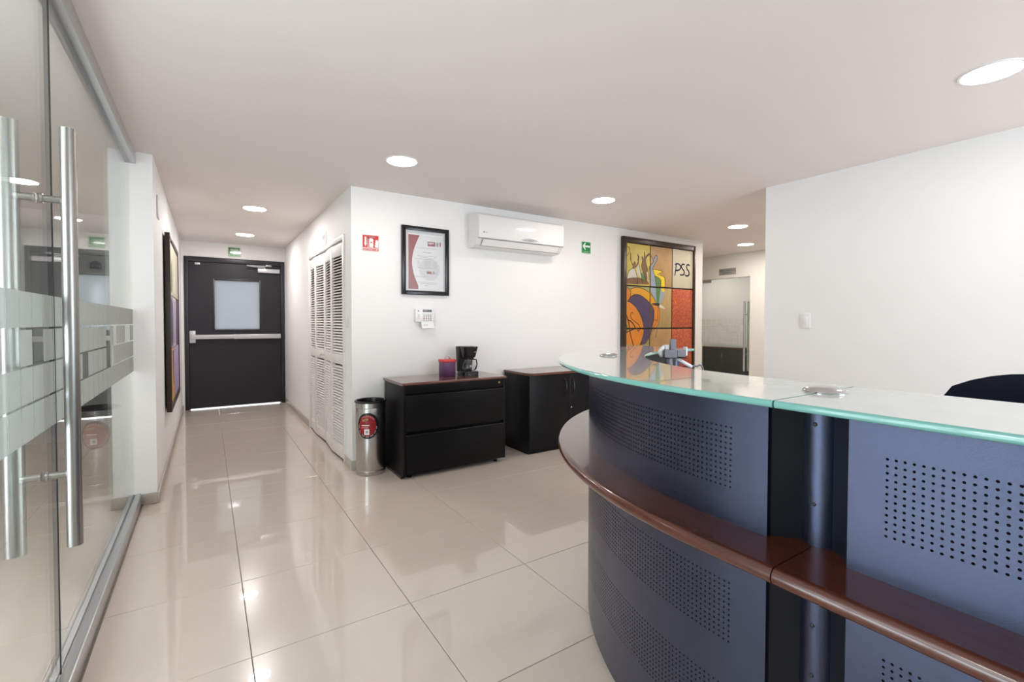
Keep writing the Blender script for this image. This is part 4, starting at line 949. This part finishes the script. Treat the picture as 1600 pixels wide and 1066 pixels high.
# ---- paintings
YP = YB-.037
og = (4.83, YB, 1.415); pa = thing('panel_painting', 'large cubist painting of musicians and dancers with the letters PSS', 'painting', og)
gx = [4.188, 4.610, 5.032, 5.462]; gzv = [.641, 1.157, 1.674, 2.190]; fx0, fx1, fz0, fz1 = 4.128, 5.506, .575, 2.256
f = MB(); ya, yb = YB-.046, YB-.004
f.box(fx0, gx[0], ya, yb, fz0, fz1, .002); f.box(gx[3], fx1, ya, yb, fz0, fz1, .002); f.box(gx[0], gx[3], ya, yb, fz0, gzv[0], .002); f.box(gx[0], gx[3], ya, yb, gzv[3], fz1, .002)
f.build('frame', 'frame_brown', pa, og)
MB().box(gx[0]-.02, gx[3]+.02, YB-.020, YB-.006, gzv[0]-.02, gzv[3]+.02).build('backing', 'art_line', pa, og)
bgm = [['art_khaki', 'art_olive', 'art_yellow'], ['art_tan', 'art_khaki', 'art_tan'], ['art_script', 'art_script', 'art_cream']]
for i in range(3):
    for j in range(3): MB().box(gx[i]+.009, gx[i+1]-.009, YP, YB-.021, gzv[j]+.009, gzv[j+1]-.009, .001).build('canvas', bgm[i][j], pa, og)
def clip_cells(poly):
    """cut an outline at the gaps between the canvases (Sutherland-Hodgman on each cell)"""
    out = []
    for i in range(3):
        for j in range(3):
            P_ = poly
            for (ax_, val, keep) in ((0, gx[i]+.0095, 1), (0, gx[i+1]-.0095, -1), (1, gzv[j]+.0095, 1), (1, gzv[j+1]-.0095, -1)):
                Q = []
                for k in range(len(P_)):
                    a, b = P_[k], P_[(k+1) % len(P_)]; ia, ib = (a[ax_]-val)*keep >= 0, (b[ax_]-val)*keep >= 0
                    if ia: Q.append(a)
                    if ia != ib:
                        t = (val-a[ax_])/(b[ax_]-a[ax_]); Q.append((a[0]+(b[0]-a[0])*t, a[1]+(b[1]-a[1])*t))
                P_ = Q
                if len(P_) < 3: break
            if len(P_) >= 3: out.append(P_)
    return out
CM = {'yellow2': 'art_lemon', 'brownfig': 'art_brown', 'white': 'art_white', 'cream': 'art_white', 'green': 'art_green', 'blue': 'art_blue', 'orange': 'art_orange', 'amber': 'art_amber', 'purple': 'art_purple', 'dark': 'art_line', 'olive': 'art_olive'}
for k, (cname, poly) in enumerate(ART_FILL):
    m = MB(); d = YP-.0004-.00004*k
    for q in clip_cells(poly): m.prism(q, south, d, YP)
    if m.f: m.build('painted_shape', CM[cname], pa, og)
for wd, ptsl in ART_LINE:
    m = MB()
    for q0 in strip(smooth_line(ptsl, 3), wd):
        for q in clip_cells(q0): m.prism(q, south, YP-.0018, YP)
    m.build('painted_outline', 'art_line', pa, og)
for grp in ((0, 1), (2,), (3,)):
    m = MB()
    for gi in grp:
        for q0 in strip(smooth_line(ART_PSS[gi][1], 4), ART_PSS[gi][0]*1.25): m.prism(q0, south, YP-.0012, YP)
    m.build('painted_letter', 'art_pss', pa, og)

og = (XL, 5.41, 1.225); pw = thing('panel_painting', 'tall painting in pale yellow, green and purple on the corridor wall', 'painting', og)
yn, yf_, zz0, zz1 = 4.725, 6.08, .487, 1.962; xf0, xf1 = XL+.012, XL+.048
f = MB(); fw = .05
f.box(xf0, xf1, yn, yn+fw, zz0, zz1, .002); f.box(xf0, xf1, yf_-fw, yf_, zz0, zz1, .002); f.box(xf0, xf1, yn+fw, yf_-fw, zz0, zz0+fw, .002); f.box(xf0, xf1, yn+fw, yf_-fw, zz1-fw, zz1, .002)
f.build('frame', 'frame_brown', pw, og); MB().box(xf0-.005, xf0+.012, yn+.03, yf_-.03, zz0+.03, zz1-.03).build('backing', 'art_line', pw, og)
MB().tube([(XL, yn+.3, 1.9), (XL+.02, yn+.3, 1.88)], .004, 6).build('hanger', 'steel', pw, og)
gy = [yn+fw+(yf_-yn-2*fw)*i/3 for i in range(4)]; gzz = [zz0+fw, zz0+fw+.462, zz0+fw+.920, zz1-fw]
cols = [['art_amber', 'art_lilac', 'art_pale'], ['art_lilac', 'art_cream', 'art_cream'], ['art_lilac', 'art_purple', 'art_cream']]
def westw(u, v, wx): return (wx, u, v)
for i in range(3):
    for j in range(3): MB().box(xf0+.012, xf1-.007, gy[i]+.005, gy[i+1]-.005, gzz[j]+.005, gzz[j+1]-.005, .001).build('canvas', cols[i][j], pw, og)
xa, xb = xf1-.007, xf1-.0062
def shp(mn, pts): MB().prism(pts, westw, xa, xb).build('painted_shape', mn, pw, og)
y_ = gy; shp('art_green', [(y_[0]+.14, 1.50), (y_[0]+.30, 1.48), (y_[0]+.33, 1.64), (y_[0]+.27, 1.78), (y_[0]+.18, 1.70)])
shp('art_brown', [(y_[0]+.05, 1.47), (y_[0]+.14, 1.48), (y_[0]+.10, 1.58), (y_[0]+.06, 1.55)])
shp('art_white', [(y_[1]+.03, 1.50), (y_[1]+.38, 1.49), (y_[1]+.33, 1.80), (y_[1]+.12, 1.84)])
shp('art_purple', [(y_[0]+.10, 1.44), (y_[0]+.35, 1.40), (y_[0]+.38, 1.05), (y_[0]+.20, 1.02), (y_[0]+.06, 1.20)])
shp('art_amber', [(y_[0]+.02, 1.02), (y_[0]+.09, 1.02), (y_[0]+.07, 1.40), (y_[0]+.02, 1.44)])
shp('art_lilac', [(y_[1]+.02, 1.03), (y_[1]+.35, 1.03), (y_[1]+.25, 1.42), (y_[1]+.05, 1.42)])
shp('art_yellow', [(y_[0]+.02, .56), (y_[0]+.20, .56), (y_[0]+.14, .94), (y_[0]+.02, .97)])
shp('art_purple', [(y_[0]+.22, .98), (y_[0]+.39, .98), (y_[0]+.39, .66), (y_[0]+.30, .72)])
# ---- small signs and plates
og = (.341, YE, 2.237); ss = thing('exit_sign', 'glossy green SALIDA exit sign above the dark door', 'sign', og)
MB().box(.262, .418, YE-.006, YE-.001, 2.170, 2.304, .001).build('plate', 'sign_pale_green', ss, og)
MB().box(.270, .410, YE-.0068, YE-.006, 2.206, 2.298).build('green_field', 'sign_green', ss, og)
text('lettering', 'SALIDA', .030, (.341, YE-.0072, 2.268), ROT_S, 'sign_pale_green', ss, og); text('lettering', 'DE', .024, (.341, YE-.0072, 2.238), ROT_S, 'sign_pale_green', ss, og)
text('lettering', 'EMERGENCIA', .016, (.341, YE-.0064, 2.190), ROT_S, 'sign_green', ss, og, sx=1.2)
MB().box(.258, .422, YE-.0095, YE-.0080, 2.165, 2.308).build('acrylic_cover', 'frame_glass', ss, og)
og = (XC, 5.005, 2.063); st_ = thing('closet_sign', 'small pale lilac sign above the louvred closet', 'sign', og)
MB().box(XC-.005, XC-.001, 4.885, 5.125, 2.000, 2.125, .001).build('plate', 'sign_white', st_, og)
MB().box(XC-.0057, XC-.005, 4.925, 5.105, 2.030, 2.112).build('print_field', 'lilac', st_, og)
text('lettering', 'SITE', .07, (XC-.006, 5.012, 2.07), ROT_W, 'ink_grey', st_, og)
og = (XE, 4.505, 2.12); of = thing('office_sign', 'grey two-line name plate above the far glass door', 'sign', og)
MB().box(XE-.006, XE-.001, 4.358, 4.652, 2.020, 2.125, .001).build('plate', 'sign_grey', of, og)
text('lettering', 'SERVICIO TECNICO', .031, (XE-.0065, 4.505, 2.090), ROT_W, 'ink', of, og); text('lettering', 'CORPORATIVO', .030, (XE-.0065, 4.515, 2.050), ROT_W, 'ink', of, og, sx=.85)
og = (XL, 4.28, 2.07); vp = thing('wall_plate', 'thin grey wall plate high on the pier side of the corridor', 'plate', og)
m = MB().box(XL+.001, XL+.008, 4.215, 4.345, 1.985, 2.145, .002); m.build('plate', 'watermark', vp, og); MB().box(XL+.008, XL+.010, 4.23, 4.33, 2.0, 2.13, .0005).build('face', 'sign_white', vp, og)
def switch(x, y, z, label, w_, h_):
    og = (x, y, z); s_ = thing('light_switch', label, 'switch', og)
    MB().box(x-.008, x-.001, y-w_/2, y+w_/2, z-h_/2, z+h_/2, .002).build('plate', 'white_plastic', s_, og)
    MB().box(x-.011, x-.008, y-w_*.22, y+w_*.22, z-h_*.28, z+h_*.28, .001).build('rocker', 'white_plastic', s_, og)
switch(XR, 1.780, 1.247, 'white light switch on the wide right wall', .072, .115)
switch(XC, 4.078, 1.230, 'slim white light switch between the closet and the corner', .04, .10)
og = (-.972, 6.5, 1.83); pl2 = thing('push_sign', 'small black house-shaped sign on the lobby wall seen in the glass', 'sign', og)
MB().prism([(-1.02, 1.785), (-.925, 1.785), (-.925, 1.845), (-.972, 1.872), (-1.02, 1.845)], south, 6.495, 6.499).build('plate', 'ink', pl2, og)
text('lettering', 'EMPUJE', .022, (-.972, 6.4945, 1.815), ROT_S, 'sign_white', pl2, og)
